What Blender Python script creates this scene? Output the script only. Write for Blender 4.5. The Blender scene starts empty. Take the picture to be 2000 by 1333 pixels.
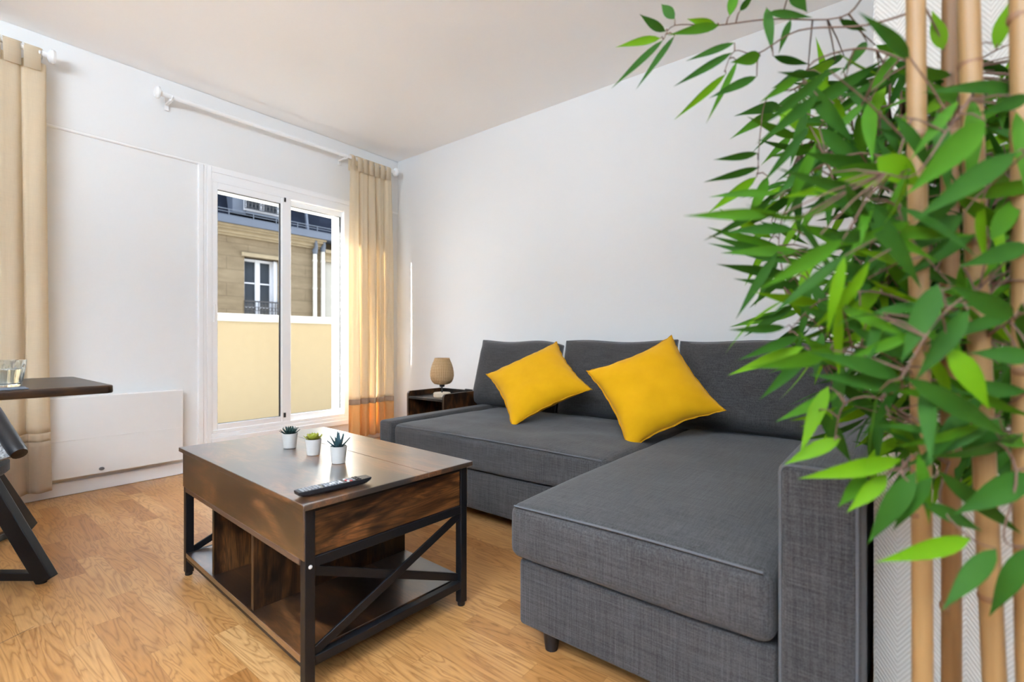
import bpy, bmesh, math, random
from mathutils import Vector, Matrix, noise as mnoise

random.seed(7)
SC = bpy.context.scene
COL = SC.collection
PI = math.pi

# ------------------------------------------------------------------ camera
F_PX, V0, YAW, EYE = 944.6, 667.0, 0.6725, 0.87
FWD = Vector((math.cos(YAW), math.sin(YAW), 0)); RGT = Vector((math.sin(YAW), -math.cos(YAW), 0))
cam_d = bpy.data.cameras.new('camera'); cam = bpy.data.objects.new('camera', cam_d); COL.objects.link(cam)
cam_d.sensor_width = 36.0; cam_d.lens = F_PX / 2000 * 36.0
cam.location = (0, 0, EYE); cam.rotation_euler = (PI/2, 0, YAW - PI/2)
cam_d.clip_start = 0.02; cam_d.clip_end = 300
cam_d.dof.use_dof = True; cam_d.dof.focus_distance = 1.9; cam_d.dof.aperture_fstop = 2.6
SC.camera = cam

def at(u, v, d):                       # point seen at (u, v) at forward distance d (used to measure the plant)
    p = d * (FWD + (u - 1000) / F_PX * RGT)
    return Vector((p.x, p.y, EYE + (V0 - v) / F_PX * d))

# ------------------------------------------------------------------ helpers
def tag(o, label=None, cat=None, group=None, kind=None):
    if label: o['label'] = label
    if cat: o['category'] = cat
    if group: o['group'] = group
    if kind: o['kind'] = kind
    return o

def empty(name, loc=(0, 0, 0), rz=0.0, label=None, cat=None, group=None, kind=None, parent=None):
    o = bpy.data.objects.new(name, None); COL.objects.link(o)
    o.location = loc; o.rotation_euler = (0, 0, rz); o.empty_display_size = 0.1
    if parent: o.parent = parent
    return tag(o, label, cat, group, kind)

def mk(name, bm, mats, parent=None, smooth=False, bevel=0, seg=2, shift=None, sub=0, solid=0, angle=35):
    if shift is not None:
        bmesh.ops.translate(bm, verts=bm.verts, vec=-Vector(shift))
    bmesh.ops.recalc_face_normals(bm, faces=bm.faces)
    me = bpy.data.meshes.new(name); bm.to_mesh(me); bm.free()
    if not isinstance(mats, (list, tuple)): mats = [mats]
    for m in mats: me.materials.append(m)
    o = bpy.data.objects.new(name, me); COL.objects.link(o)
    if parent: o.parent = parent
    if solid:
        md = o.modifiers.new('solid', 'SOLIDIFY'); md.thickness = solid; md.offset = 0
    if bevel:
        md = o.modifiers.new('bevel', 'BEVEL'); md.width = bevel; md.segments = seg; md.limit_method = 'ANGLE'
        md.angle_limit = math.radians(40); md.harden_normals = False
    if sub:
        md = o.modifiers.new('sub', 'SUBSURF'); md.levels = sub; md.render_levels = sub
    if smooth or bevel:
        for p in me.polygons: p.use_smooth = True
        try: me.set_sharp_from_angle(angle=math.radians(angle if smooth and not bevel else 50))
        except Exception: pass
    return o

def B(): return bmesh.new()

def box(bm, x0, x1, y0, y1, z0, z1, mi=0, M=None):
    vs = [bm.verts.new((x, y, z)) for z in (z0, z1) for y in (y0, y1) for x in (x0, x1)]
    if M is not None:
        for v in vs: v.co = M @ v.co
    for f in ((0, 2, 3, 1), (4, 5, 7, 6), (0, 1, 5, 4), (2, 6, 7, 3), (0, 4, 6, 2), (1, 3, 7, 5)):
        fc = bm.faces.new([vs[i] for i in f]); fc.material_index = mi
    return vs

def bar(bm, a, b, w, t, ref=(0, 0, 1), mi=0):      # rectangular bar from a to b: w across, t along ref
    a, b = Vector(a), Vector(b); d = (b - a); L = d.length; d.normalize()
    ref = Vector(ref)
    s = d.cross(ref).normalized(); n = s.cross(d).normalized()
    M = Matrix((( d.x, s.x, n.x, a.x), (d.y, s.y, n.y, a.y), (d.z, s.z, n.z, a.z), (0, 0, 0, 1)))
    return box(bm, 0, L, -w/2, w/2, -t/2, t/2, mi, M)

def lathe(bm, prof, n=32, c=(0, 0, 0), mi=0, closed_ends=True, M=None):
    rings = []
    for r, z in prof:
        if r < 1e-6:
            rings.append([bm.verts.new((c[0], c[1], c[2] + z))])
        else:
            rings.append([bm.verts.new((c[0] + r*math.cos(2*PI*i/n), c[1] + r*math.sin(2*PI*i/n), c[2] + z)) for i in range(n)])
    new = [v for r in rings for v in r]
    for a, b in zip(rings, rings[1:]):
        for i in range(n):
            j = (i + 1) % n
            q = [a[i % len(a)], a[j % len(a)], b[j % len(b)], b[i % len(b)]]
            q = list(dict.fromkeys(q))
            if len(q) > 2:
                f = bm.faces.new(q); f.material_index = mi
    if closed_ends:
        for r in (rings[0], rings[-1]):
            if len(r) > 2:
                f = bm.faces.new(r); f.material_index = mi
    if M is not None:
        for v in new: v.co = M @ v.co
    return new

def tube(bm, pts, r, n=10, mi=0, caps=True):
    pts = [Vector(p) for p in pts]
    rr = r if isinstance(r, (list, tuple)) else [r]*len(pts)
    rings = []; up = None
    for i, p in enumerate(pts):
        t = (pts[min(i+1, len(pts)-1)] - pts[max(i-1, 0)]).normalized()
        if up is None:
            up = Vector((0, 0, 1)) if abs(t.z) < .9 else Vector((1, 0, 0))
        s = t.cross(up).normalized(); up = s.cross(t).normalized()
        rings.append([bm.verts.new(p + rr[i]*(s*math.cos(2*PI*k/n) + up*math.sin(2*PI*k/n))) for k in range(n)])
    for a, b in zip(rings, rings[1:]):
        for k in range(n):
            f = bm.faces.new((a[k], a[(k+1) % n], b[(k+1) % n], b[k])); f.material_index = mi
    if caps:
        for q in (rings[0], rings[-1]):
            f = bm.faces.new(q); f.material_index = mi

def smooth_path(pts, k=6):
    pts = [Vector(p) for p in pts]; out = []
    P = [pts[0]] + pts + [pts[-1]]
    for i in range(1, len(P)-2):
        for j in range(k):
            t = j / k
            a, b, c, d = P[i-1], P[i], P[i+1], P[i+2]
            out.append(0.5*((2*b) + (c-a)*t + (2*a-5*b+4*c-d)*t*t + (3*b-a-3*c+d)*t**3))
    out.append(pts[-1]); return out

def soft_box(bm, x0, x1, y0, y1, z0, z1, r=.03, crown=0.0, n=14, wrinkle=0.0, seed=0, front=0.0):
    """rounded upholstered block with a slightly domed top"""
    hx, hy, hz = (x1-x0)/2, (y1-y0)/2, (z1-z0)/2
    c = Vector(((x0+x1)/2, (y0+y1)/2, (z0+z1)/2))
    def samples(h, m):
        e = [-h + r*(1-math.cos(PI/2*i/4)) for i in range(4)]
        inner = [-h + r + (2*h-2*r)*i/m for i in range(m+1)]
        return e + inner + [-x for x in reversed(e)]
    X, Y, Z = samples(hx, n), samples(hy, n), samples(hz, max(2, n//4))
    cache = {}
    def V(i, j, k):
        key = (i, j, k)
        if key in cache: return cache[key]
        q = Vector((X[i], Y[j], Z[k]))
        s = Vector((max(-(hx-r), min(hx-r, q.x)), max(-(hy-r), min(hy-r, q.y)), max(-(hz-r), min(hz-r, q.z))))
        d = q - s
        p = s + d.normalized()*r if d.length > 1e-9 else q.copy()
        u, v, w = q.x/hx, q.y/hy, q.z/hz
        p.z += crown*(1-u**4)*(1-v**4)*(w*.5+.5)
        if front: p.x -= front*(1-v**4)*(1-w**2)*(.5-.5*u)
        if wrinkle:
            nn = mnoise.noise(Vector((p.x*3+seed, p.y*5, p.z*4)))*.7 + mnoise.noise(Vector((p.x*9, p.y*7+seed, p.z*8)))*.4
            if d.length > 1e-9: p += d.normalized()*nn*wrinkle
        cache[key] = bm.verts.new(p + c); return cache[key]
    nx, ny, nz = len(X)-1, len(Y)-1, len(Z)-1
    for i in range(nx):
        for j in range(ny):
            bm.faces.new((V(i,j,0), V(i,j+1,0), V(i+1,j+1,0), V(i+1,j,0)))
            bm.faces.new((V(i,j,nz), V(i+1,j,nz), V(i+1,j+1,nz), V(i,j+1,nz)))
    for i in range(nx):
        for k in range(nz):
            bm.faces.new((V(i,0,k), V(i+1,0,k), V(i+1,0,k+1), V(i,0,k+1)))
            bm.faces.new((V(i,ny,k), V(i,ny,k+1), V(i+1,ny,k+1), V(i+1,ny,k)))
    for j in range(ny):
        for k in range(nz):
            bm.faces.new((V(0,j,k), V(0,j,k+1), V(0,j+1,k+1), V(0,j+1,k)))
            bm.faces.new((V(nx,j,k), V(nx,j+1,k), V(nx,j+1,k+1), V(nx,j,k+1)))

# ------------------------------------------------------------------ materials
def lin(r, g, b):
    f = lambda c: (c/255/12.92) if c/255 <= .04045 else ((c/255+.055)/1.055)**2.4
    return (f(r), f(g), f(b), 1)

class NT:
    def __init__(s, name):
        s.m = bpy.data.materials.new(name); s.m.use_nodes = True
        s.t = s.m.node_tree; s.t.nodes.clear()
        s.out = s.t.nodes.new('ShaderNodeOutputMaterial')
    def n(s, typ, **kw):
        x = s.t.nodes.new('ShaderNode' + typ)
        for k, v in kw.items():
            if k.startswith('_'): setattr(x, k[1:], v)
            else:
                key = k.replace('__', ' ')
                x.inputs[key].default_value = v
        return x
    def l(s, a, b): s.t.links.new(a, b)
    def math(s, op, a, b=None, c=None):
        x = s.t.nodes.new('ShaderNodeMath'); x.operation = op
        for i, q in enumerate((a, b, c)):
            if q is None: continue
            if isinstance(q, (int, float)): x.inputs[i].default_value = q
            else: s.l(q, x.inputs[i])
        return x.outputs[0]
    def ramp(s, fac, stops):
        x = s.t.nodes.new('ShaderNodeValToRGB'); e = x.color_ramp.elements
        while len(e) < len(stops): e.new(.5)
        for q, (p, c) in zip(e, stops): q.position = p; q.color = c
        s.l(fac, x.inputs[0]); return x.outputs[0]
    def mix(s, fac, a, b, mode='MIX'):
        x = s.t.nodes.new('ShaderNodeMix'); x.data_type = 'RGBA'; x.blend_type = mode
        for sock, q in ((x.inputs[0], fac), (x.inputs[6], a), (x.inputs[7], b)):
            if isinstance(q, (int, float)): sock.default_value = q
            elif isinstance(q, tuple): sock.default_value = q
            else: s.l(q, sock)
        return x.outputs[2]
    def noise(s, vec, scale, detail=2, rough=.5, dist=0):
        x = s.n('TexNoise', Scale=scale, Detail=detail, Roughness=rough, Distortion=dist)
        s.l(vec, x.inputs['Vector']); return x.outputs['Fac']
    def coord(s, scale=(1, 1, 1), rot=(0, 0, 0), loc=(0, 0, 0), which='Object'):
        c = s.n('TexCoord'); m = s.n('Mapping'); m.inputs['Scale'].default_value = scale
        m.inputs['Rotation'].default_value = rot; m.inputs['Location'].default_value = loc
        s.l(c.outputs[which], m.inputs['Vector']); return m.outputs[0]
    def bsdf(s, color=(.8, .8, .8, 1), rough=.5, metal=0, spec=.5, bump=None, bs=.2, bd=.002, **kw):
        p = s.n('BsdfPrincipled', Roughness=rough, Metallic=metal)
        p.inputs['Specular IOR Level'].default_value = spec
        if isinstance(color, tuple): p.inputs['Base Color'].default_value = color
        else: s.l(color, p.inputs['Base Color'])
        if bump is not None:
            b = s.n('Bump', Strength=bs, Distance=bd); s.l(bump, b.inputs['Height']); s.l(b.outputs[0], p.inputs['Normal'])
        for k, v in kw.items(): p.inputs[k.replace('__', ' ')].default_value = v
        return p
    def done(s, sh): s.l(sh, s.out.inputs['Surface']); return s.m

def plain(name, color, rough=.5, metal=0, spec=.5, nscale=60, nb=.05, var=.04, **kw):
    t = NT(name); co = t.coord()
    n = t.noise(co, nscale, 3)
    c = t.mix(n, tuple(x*(1-var) for x in color[:3]) + (1,), tuple(min(1, x*(1+var)) for x in color[:3]) + (1,))
    return t.done(t.bsdf(c, rough, metal, spec, bump=n, bs=nb, bd=.001, **kw).outputs[0])

M = {}
M['wall'] = plain('white_wall_paint', (.80, .797, .785, 1), .75, spec=.2, nscale=90, nb=.08, var=.01)
M['wall_bounce_cut'] = plain('bounce_cutting_blue_grey', (.24, .29, .36, 1), .75, spec=.2, nscale=90, nb=.08, var=.01)  # invented dark tone for the unseen walls, cuts and cools bounced light
M['ceil'] = plain('ceiling_paint', (.95, .95, .955, 1), .8, spec=.2, nscale=70, nb=.08, var=.01)
M['gloss_white'] = plain('white_lacquer', (.90, .90, .90, 1), .35, nscale=20, nb=.02, var=.01)
M['pvc'] = plain('white_window_profile', (.93, .935, .94, 1), .25, nscale=20, nb=.01, var=.01)
M['gasket'] = plain('black_rubber_gasket', (.012, .013, .016, 1), .5)
M['heater'] = plain('heater_enamel', (.78, .765, .745, 1), .4, nscale=30, nb=.02, var=.01)
M['steel'] = plain('black_powder_coated_steel', (.0055, .006, .008, 1), .42, spec=.35, nscale=300, nb=.08, var=.1)
M['plastic'] = plain('black_plastic', (.006, .0065, .009, 1), .4, nscale=200, nb=.03)
M['rodwhite'] = plain('white_rod_enamel', (.85, .85, .85, 1), .35, nscale=20, nb=.01, var=.01)

def fabric(name, dark, light, f=260, bs=.5):
    t = NT(name)
    a = t.noise(t.coord((9, f, f)), 1, 2, .6); b = t.noise(t.coord((f, 9, f)), 1, 2, .6); c = t.noise(t.coord((f, f, 9)), 1, 2, .6)
    s = t.math('ADD', t.math('ADD', a, b), c); s3 = t.math('MULTIPLY', s, 1/3)
    big = t.noise(t.coord(), 5, 2)
    fac = t.math('ADD', s3, t.math('MULTIPLY', t.math('SUBTRACT', big, .5), .10))
    col = t.ramp(fac, [(.34, dark), (.66, light)])
    p = t.bsdf(col, .9, spec=.15, bump=s3, bs=bs, bd=.0012, Sheen__Weight=.15, Sheen__Roughness=.5)
    return t.done(p.outputs[0])
M['sofa'] = fabric('grey_linen_weave', (.024, .0228, .0232, 1), (.095, .091, .092, 1), 330)
M['piping'] = plain('grey_piping_cord', (.115, .117, .125, 1), .9, spec=.1, nscale=400, nb=.3, var=.2)

def pillow_mat():
    t = NT('mustard_cotton'); co = t.coord()
    n = t.noise(co, 420, 2); w = t.noise(co, 7, 3, .6)
    c = t.mix(w, (.62, .305, .002, 1), (.78, .41, .004, 1))
    b = t.math('ADD', t.math('MULTIPLY', n, .25), t.math('MULTIPLY', w, 1))
    return t.done(t.bsdf(c, .85, spec=.15, bump=b, bs=.25, bd=.006, Sheen__Weight=.1).outputs[0])
M['pillow'] = pillow_mat()
M['pillow_seam'] = plain('mustard_seam', (.50, .24, .008, 1), .9, spec=.1, nscale=500, nb=.4, var=.3)

def curtain_mat(name, col, trans=.45, f=500):
    t = NT(name)
    a = t.noise(t.coord((f, f, 12)), 1, 2); b = t.noise(t.coord((25, 25, f)), 1, 2)
    s = t.math('MULTIPLY', t.math('ADD', a, b), .5)
    c = t.mix(s, tuple(x*.88 for x in col[:3]) + (1,), tuple(min(1, x*1.1) for x in col[:3]) + (1,))
    d = t.n('BsdfDiffuse', Roughness=.6); tr = t.n('BsdfTranslucent')
    bp = t.n('Bump', Strength=.2, Distance=.001); t.l(s, bp.inputs['Height'])
    for q in (d, tr): t.l(c, q.inputs['Color']); t.l(bp.outputs[0], q.inputs['Normal'])
    m = t.n('MixShader', Fac=trans); t.l(d.outputs[0], m.inputs[1]); t.l(tr.outputs[0], m.inputs[2])
    return t.done(m.outputs[0])
M['curtain'] = curtain_mat('beige_curtain_cotton', (.90, .81, .66, 1), .58)
M['curtain_band'] = curtain_mat('sand_curtain_band', (.82, .56, .27, 1), .58)
M['curtain_stripe'] = curtain_mat('taupe_curtain_stripe', (.50, .37, .26, 1), .25)

M['curtain_pale'] = curtain_mat('linen_hem_band', (.68, .57, .44, 1), .35)
M['curtain_seam'] = curtain_mat('beige_seam', (.76, .64, .48, 1), .4)
def floor_mat():
    t = NT('oak_strip_parquet'); c = t.n('TexCoord'); sp = t.n('SeparateXYZ'); t.l(c.outputs['Object'], sp.inputs[0])
    x, y = sp.outputs[0], sp.outputs[1]
    W, L = .071, .46
    xi = t.math('FLOOR', t.math('DIVIDE', x, W))
    wn = t.n('TexWhiteNoise', _noise_dimensions='1D'); t.l(xi, wn.inputs['W'])
    yo = t.math('ADD', t.math('DIVIDE', y, L), t.math('MULTIPLY', wn.outputs['Value'], 7.0))
    yi = t.math('FLOOR', yo)
    cb = t.n('CombineXYZ'); t.l(xi, cb.inputs[0]); t.l(yi, cb.inputs[1])
    w2 = t.n('TexWhiteNoise', _noise_dimensions='3D'); t.l(cb.outputs[0], w2.inputs['Vector'])
    rnd = w2.outputs['Value']
    # grain, shifted per board
    off = t.n('CombineXYZ'); t.l(t.math('MULTIPLY', rnd, 37), off.inputs[0]); t.l(t.math('MULTIPLY', rnd, 91), off.inputs[1]); t.l(t.math('MULTIPLY', rnd, 13), off.inputs[2])
    ad = t.n('VectorMath', _operation='ADD'); t.l(c.outputs['Object'], ad.inputs[0]); t.l(off.outputs[0], ad.inputs[1])
    def mp(s):
        m = t.n('Mapping'); m.inputs['Scale'].default_value = s; t.l(ad.outputs[0], m.inputs['Vector']); return m.outputs[0]
    body = t.noise(mp((15, 1.7, 1)), 1, 3, .5, .7)
    rings = t.math('FRACT', t.math('MULTIPLY', body, 13))
    rings = t.math('ABSOLUTE', t.math('SUBTRACT', rings, .5))
    fine = t.noise(mp((260, 9, 1)), 1, 2, .6)
    base = t.ramp(rnd, [(0, (.36, .160, .048, 1)), (.2, (.45, .220, .076, 1)), (.7, (.50, .258, .094, 1)), (1, (.55, .31, .130, 1))])
    g = t.ramp(rings, [(0, (.62, .52, .40, 1)), (.13, (.86, .82, .75, 1)), (.3, (1.0, .99, .97, 1)), (.5, (1.08, 1.06, 1.03, 1))])
    c1 = t.mix(.8, base, g, 'MULTIPLY')
    g2 = t.ramp(fine, [(.3, (.80, .76, .70, 1)), (.6, (1.04, 1.03, 1.02, 1))])
    c2 = t.mix(.55, c1, g2, 'MULTIPLY')
    # joints
    fx = t.math('FRACT', t.math('DIVIDE', x, W)); fy = t.math('FRACT', yo)
    jx = t.math('MINIMUM', fx, t.math('SUBTRACT', 1, fx)); jy = t.math('MINIMUM', fy, t.math('SUBTRACT', 1, fy))
    j = t.math('MINIMUM', t.math('MULTIPLY', jx, W), t.math('MULTIPLY', jy, L))
    jm = t.math('LESS_THAN', j, .0006)
    c3 = t.mix(t.math('MULTIPLY', jm, .35), c2, (.12, .05, .015, 1))
    # one dark scuff near the dining chair
    u = t.math('SUBTRACT', x, .205); v = t.math('SUBTRACT', y, 2.035)
    ln = t.math('ABSOLUTE', t.math('ADD', t.math('MULTIPLY', u, .45), t.math('MULTIPLY', v, -.89)))
    al = t.math('ABSOLUTE', t.math('ADD', t.math('MULTIPLY', u, .89), t.math('MULTIPLY', v, .45)))
    sc = t.math('MULTIPLY', t.math('LESS_THAN', ln, .0022), t.math('LESS_THAN', al, .045))
    c4 = t.mix(t.math('MULTIPLY', sc, .6), c3, (.1, .07, .05, 1))
    rough = t.math('ADD', .27, t.math('MULTIPLY', fine, .12))
    hb = t.math('SUBTRACT', t.math('MULTIPLY', fine, .3), t.math('MULTIPLY', jm, 1))
    p = t.bsdf(c4, .33, spec=.45, bump=hb, bs=.25, bd=.0008); t.l(rough, p.inputs['Roughness'])
    return t.done(p.outputs[0])
M['floor'] = floor_mat()

def rustic(name, axis='y', rough=.3, gain=1.0, spec=.5, seed=0, ior=1.5, coat=0):
    t = NT(name)
    s = {'x': (2.2, 22, 22), 'y': (22, 2.2, 22), 'z': (22, 22, 2.2)}[axis]
    s2 = {'x': (8, 300, 300), 'y': (300, 8, 300), 'z': (300, 300, 8)}[axis]
    s3 = {'x': (3, 9, 9), 'y': (9, 3, 9), 'z': (9, 9, 3)}[axis]
    body = t.noise(t.coord(s, loc=(seed, seed, seed)), 1, 4, .6, 1.6)
    fine = t.noise(t.coord(s2), 1, 2, .6)
    blot = t.noise(t.coord(s3, loc=(seed*2, 1, seed)), 1, 3, .65, .6)
    rg = t.math('ABSOLUTE', t.math('SUBTRACT', t.math('FRACT', t.math('MULTIPLY', body, 7)), .5))
    k = t.math('ADD', t.math('MULTIPLY', rg, .45), t.math('MULTIPLY', fine, .35))
    g = gain
    c = t.ramp(k, [(.12, (.030*g, .014*g, .007*g, 1)), (.3, (.115*g, .047*g, .016*g, 1)), (.5, (.22*g, .095*g, .030*g, 1))])
    m = t.ramp(blot, [(.44, (0.07, 0.065, 0.065, 1)), (.53, (.5, .47, .45, 1)), (.60, (1.15, 1.1, 1.05, 1))])
    c2 = t.mix(1, c, m, 'MULTIPLY')
    p = t.bsdf(c2, rough, spec=spec, bump=fine, bs=.08, bd=.0003, IOR=ior, Coat__Weight=coat, Coat__Roughness=.30, Coat__IOR=2.1)
    return t.done(p.outputs[0])
M['wood_y'] = rustic('rustic_brown_board_lengthwise', 'y', .30, 1.1, spec=.8, ior=1.5, coat=1)
M['wood_x'] = rustic('rustic_brown_board_crosswise', 'x', .34, 1.3, seed=3)
M['wood_z'] = rustic('rustic_brown_board_upright', 'z', .36, .75, seed=5)
M['wood_edge'] = plain('brown_board_edge', (.105, .062, .042, 1), .3, nscale=90, var=.2)
M['dark_table'] = rustic('dark_brown_dining_board', 'x', .36, .22, seed=8)

def rattan():
    t = NT('woven_rattan'); c = t.n('TexCoord'); sp = t.n('SeparateXYZ'); t.l(c.outputs['Object'], sp.inputs[0])
    ang = t.math('ARCTAN2', sp.outputs[1], sp.outputs[0])
    a = t.math('MULTIPLY', ang, 20); z = t.math('MULTIPLY', sp.outputs[2], 300)
    w1 = t.math('SINE', t.math('ADD', a, z)); w2 = t.math('SINE', t.math('SUBTRACT', a, z))
    wv = t.math('MULTIPLY', w1, w2)
    col = t.ramp(t.math('ADD', t.math('MULTIPLY', wv, .5), .5), [(.1, (.30, .15, .06, 1)), (.5, (.66, .42, .20, 1)), (.9, (.85, .60, .34, 1))])
    d = t.bsdf(col, .6, spec=.3, bump=wv, bs=.8, bd=.002)
    tr = t.n('BsdfTranslucent'); t.l(col, tr.inputs['Color'])
    m = t.n('MixShader', Fac=.2); t.l(d.outputs[0], m.inputs[1]); t.l(tr.outputs[0], m.inputs[2])
    return t.done(m.outputs[0])
M['rattan'] = rattan()
M['palewood'] = plain('pale_turned_wood', (.66, .52, .37, 1), .5, nscale=120, var=.12)
M['brass'] = plain('grey_metal_stem', (.10, .095, .09, 1), .35, metal=.8)

def glass_pane():
    t = NT('clear_window_glass')
    tr = t.n('BsdfTransparent'); tr.inputs['Color'].default_value = (.96, .975, .97, 1)
    gl = t.n('BsdfGlossy', Roughness=.01); gl.inputs['Color'].default_value = (.9, .93, 1, 1)
    lw = t.n('LayerWeight', Blend=.12)
    m = t.n('MixShader'); t.l(t.math('MULTIPLY', lw.outputs['Fresnel'], .3), m.inputs['Fac'])
    t.l(tr.outputs[0], m.inputs[1]); t.l(gl.outputs[0], m.inputs[2])
    return t.done(m.outputs[0])
M['pane'] = glass_pane()
def clear(name, ior, col=(1, 1, 1, 1)):
    t = NT(name); g = t.n('BsdfGlass', IOR=ior, Roughness=.0); g.inputs['Color'].default_value = col
    return t.done(g.outputs[0])
M['glass'] = clear('tumbler_glass', 1.46, (.97, .985, .98, 1)); M['water'] = clear('clear_water', 1.33)

def leaf_mat(name, c1, c2, tr=.35):
    t = NT(name); n = t.noise(t.coord(), 22, 2)
    c = t.mix(n, c1, c2)
    d = t.bsdf(c, .55, spec=.12); q = t.n('BsdfTranslucent'); t.l(c, q.inputs['Color'])
    m = t.n('MixShader', Fac=tr); t.l(d.outputs[0], m.inputs[1]); t.l(q.outputs[0], m.inputs[2])
    return t.done(m.outputs[0])
M['leaf_dark'] = leaf_mat('dark_green_leaf', (.017, .070, .007, 1), (.040, .130, .012, 1), .24)
M['leaf_mid'] = leaf_mat('green_leaf', (.042, .145, .006, 1), (.072, .20, .009, 1), .28)
M['leaf_light'] = leaf_mat('lime_green_leaf', (.095, .24, .003, 1), (.15, .32, .006, 1), .3)
M['twig'] = plain('brown_twig', (.13, .07, .045, 1), .7, var=.3)
def cane_mat(name, a, b):
    t = NT(name); n = t.noise(t.coord((60, 60, 2.5)), 1, 3); n2 = t.noise(t.coord((160, 160, 5)), 1, 2)
    c = t.mix(t.math('MULTIPLY', t.math('ADD', n, n2), .5), a, b)
    return t.done(t.bsdf(c, .45, spec=.4, bump=n2, bs=.1, bd=.001).outputs[0])
M['cane'] = cane_mat('golden_bamboo_cane', (.22, .115, .042, 1), (.36, .215, .088, 1))
M['cane_brown'] = cane_mat('brown_bamboo_cane', (.13, .055, .018, 1), (.26, .135, .048, 1))
M['cane_node'] = plain('dark_bamboo_node', (.20, .10, .045, 1), .6, var=.3)
M['pot_white'] = plain('off_white_ceramic', (.58, .555, .52, 1), .55, nscale=80, var=.02)
M['soil'] = plain('dark_soil', (.03, .022, .016, 1), .95, nscale=400, nb=.8, var=.4)
M['succ_dark'] = plain('dark_blue_green_succulent', (.022, .060, .055, 1), .5, nscale=200, var=.3)
M['succ_teal'] = plain('blue_green_spiky_succulent', (.020, .060, .075, 1), .5, nscale=200, var=.3)
M['succ_lime'] = plain('lime_rosette_succulent', (.34, .36, .045, 1), .5, nscale=150, var=.3)
M['mat_blue'] = plain('slate_blue_placemat_vinyl', (.085, .105, .135, 1), .6, nscale=500, nb=.4, var=.2)
M['btn_grey'] = plain('grey_rubber_button', (.30, .31, .33, 1), .5); M['btn_red'] = plain('red_rubber_button', (.55, .08, .07, 1), .5)
M['btn_white'] = plain('white_rubber_button', (.70, .70, .70, 1), .5)
M['fabric_black'] = fabric('black_woven_seat', (.010, .011, .014, 1), (.06, .062, .07, 1), 300)
M['weave_bw'] = fabric('black_and_white_woven_cord', (.006, .006, .008, 1), (.55, .55, .55, 1), 120)

def wallpaper():
    t = NT('herringbone_wallpaper'); c = t.n('TexCoord'); sp = t.n('SeparateXYZ'); t.l(c.outputs['Object'], sp.inputs[0])
    y, z = sp.outputs[1], sp.outputs[2]
    tri = t.math('PINGPONG', y, .034)
    v = t.math('SINE', t.math('MULTIPLY', t.math('ADD', z, t.math('MULTIPLY', tri, -1.5)), 2*PI/.0105))
    rib = t.math('MULTIPLY', t.math('ADD', v, 1), .5)
    col = t.mix(rib, (.46, .425, .375, 1), (.545, .51, .46, 1))
    return t.done(t.bsdf(col, .8, spec=.2, bump=rib, bs=.5, bd=.0015).outputs[0])
M['wallpaper'] = wallpaper()
# exterior
def stone():
    t = NT('pale_limestone_blocks')
    br = t.n('TexBrick', Scale=1.0, Mortar__Size=.008); br.inputs['Brick Width'].default_value = 1.1; br.inputs['Row Height'].default_value = .36
    br.inputs['Color1'].default_value = (.118, .094, .064, 1); br.inputs['Color2'].default_value = (.132, .106, .074, 1); br.inputs['Mortar'].default_value = (.088, .068, .046, 1)
    c = t.n('TexCoord'); sp = t.n('SeparateXYZ'); cb = t.n('CombineXYZ'); t.l(c.outputs['Object'], sp.inputs[0]); t.l(sp.outputs[0], cb.inputs[0]); t.l(sp.outputs[2], cb.inputs[1])
    t.l(cb.outputs[0], br.inputs['Vector'])
    n = t.noise(t.coord((1, 1, 3)), 1.6, 5, .65)
    m = t.mix(.8, br.outputs['Color'], t.ramp(n, [(.3, (.72, .68, .62, 1)), (.65, (1.12, 1.1, 1.05, 1))]), 'MULTIPLY')
    return t.done(t.bsdf(m, .9, spec=.1, bump=n, bs=.3, bd=.02).outputs[0])
M['stone'] = stone()
M['stone_trim'] = plain('carved_limestone', (.17, .135, .085, 1), .9, nscale=6, nb=.3, var=.22)
M['stone_pale'] = plain('pale_neighbour_render', (.21, .20, .175, 1), .9, nscale=4, nb=.2, var=.12)
def slate():
    t = NT('slate_roof_tiles')
    br = t.n('TexBrick', Scale=1.0, Mortar__Size=.004); br.inputs['Brick Width'].default_value = .3; br.inputs['Row Height'].default_value = .16
    br.inputs['Color1'].default_value = (.006, .008, .014, 1); br.inputs['Color2'].default_value = (.009, .012, .020, 1); br.inputs['Mortar'].default_value = (.006, .007, .012, 1)
    c = t.n('TexCoord'); sp = t.n('SeparateXYZ'); cb = t.n('CombineXYZ'); t.l(c.outputs['Object'], sp.inputs[0]); t.l(sp.outputs[0], cb.inputs[0]); t.l(sp.outputs[2], cb.inputs[1])
    t.l(cb.outputs[0], br.inputs['Vector'])
    return t.done(t.bsdf(br.outputs['Color'], .8, spec=.05).outputs[0])
M['slate'] = slate()
M['zinc'] = plain('blue_grey_zinc', (.042, .052, .074, 1), .6, nscale=5, var=.15)
M['zinc_dark'] = plain('dark_zinc', (.045, .055, .075, 1), .6, nscale=5, var=.2)
M['pipe'] = plain('white_rain_pipe', (.34, .33, .30, 1), .6, nscale=8, var=.1)
M['win_white'] = plain('white_painted_casement', (.33, .345, .385, 1), .5, nscale=10, var=.05)
M['win_dark'] = plain('dark_window_pane', (.025, .03, .038, 1), .12, nscale=2, var=.5)
M['iron'] = plain('black_wrought_iron', (.012, .012, .015, 1), .5)
M['cream'] = plain('cream_balcony_render', (.40, .345, .25, 1), .9, spec=.1, nscale=15, nb=.1, var=.04)
M['cap'] = plain('white_coping_stone', (.80, .78, .72, 1), .7, nscale=20, var=.03)
M['extwall'] = plain('white_exterior_render', (.85, .84, .82, 1), .85, nscale=20, var=.02)
M['stone_own'] = plain('own_facade_render', (.30, .27, .22, 1), .9, nscale=4, nb=.1, var=.08)
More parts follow.
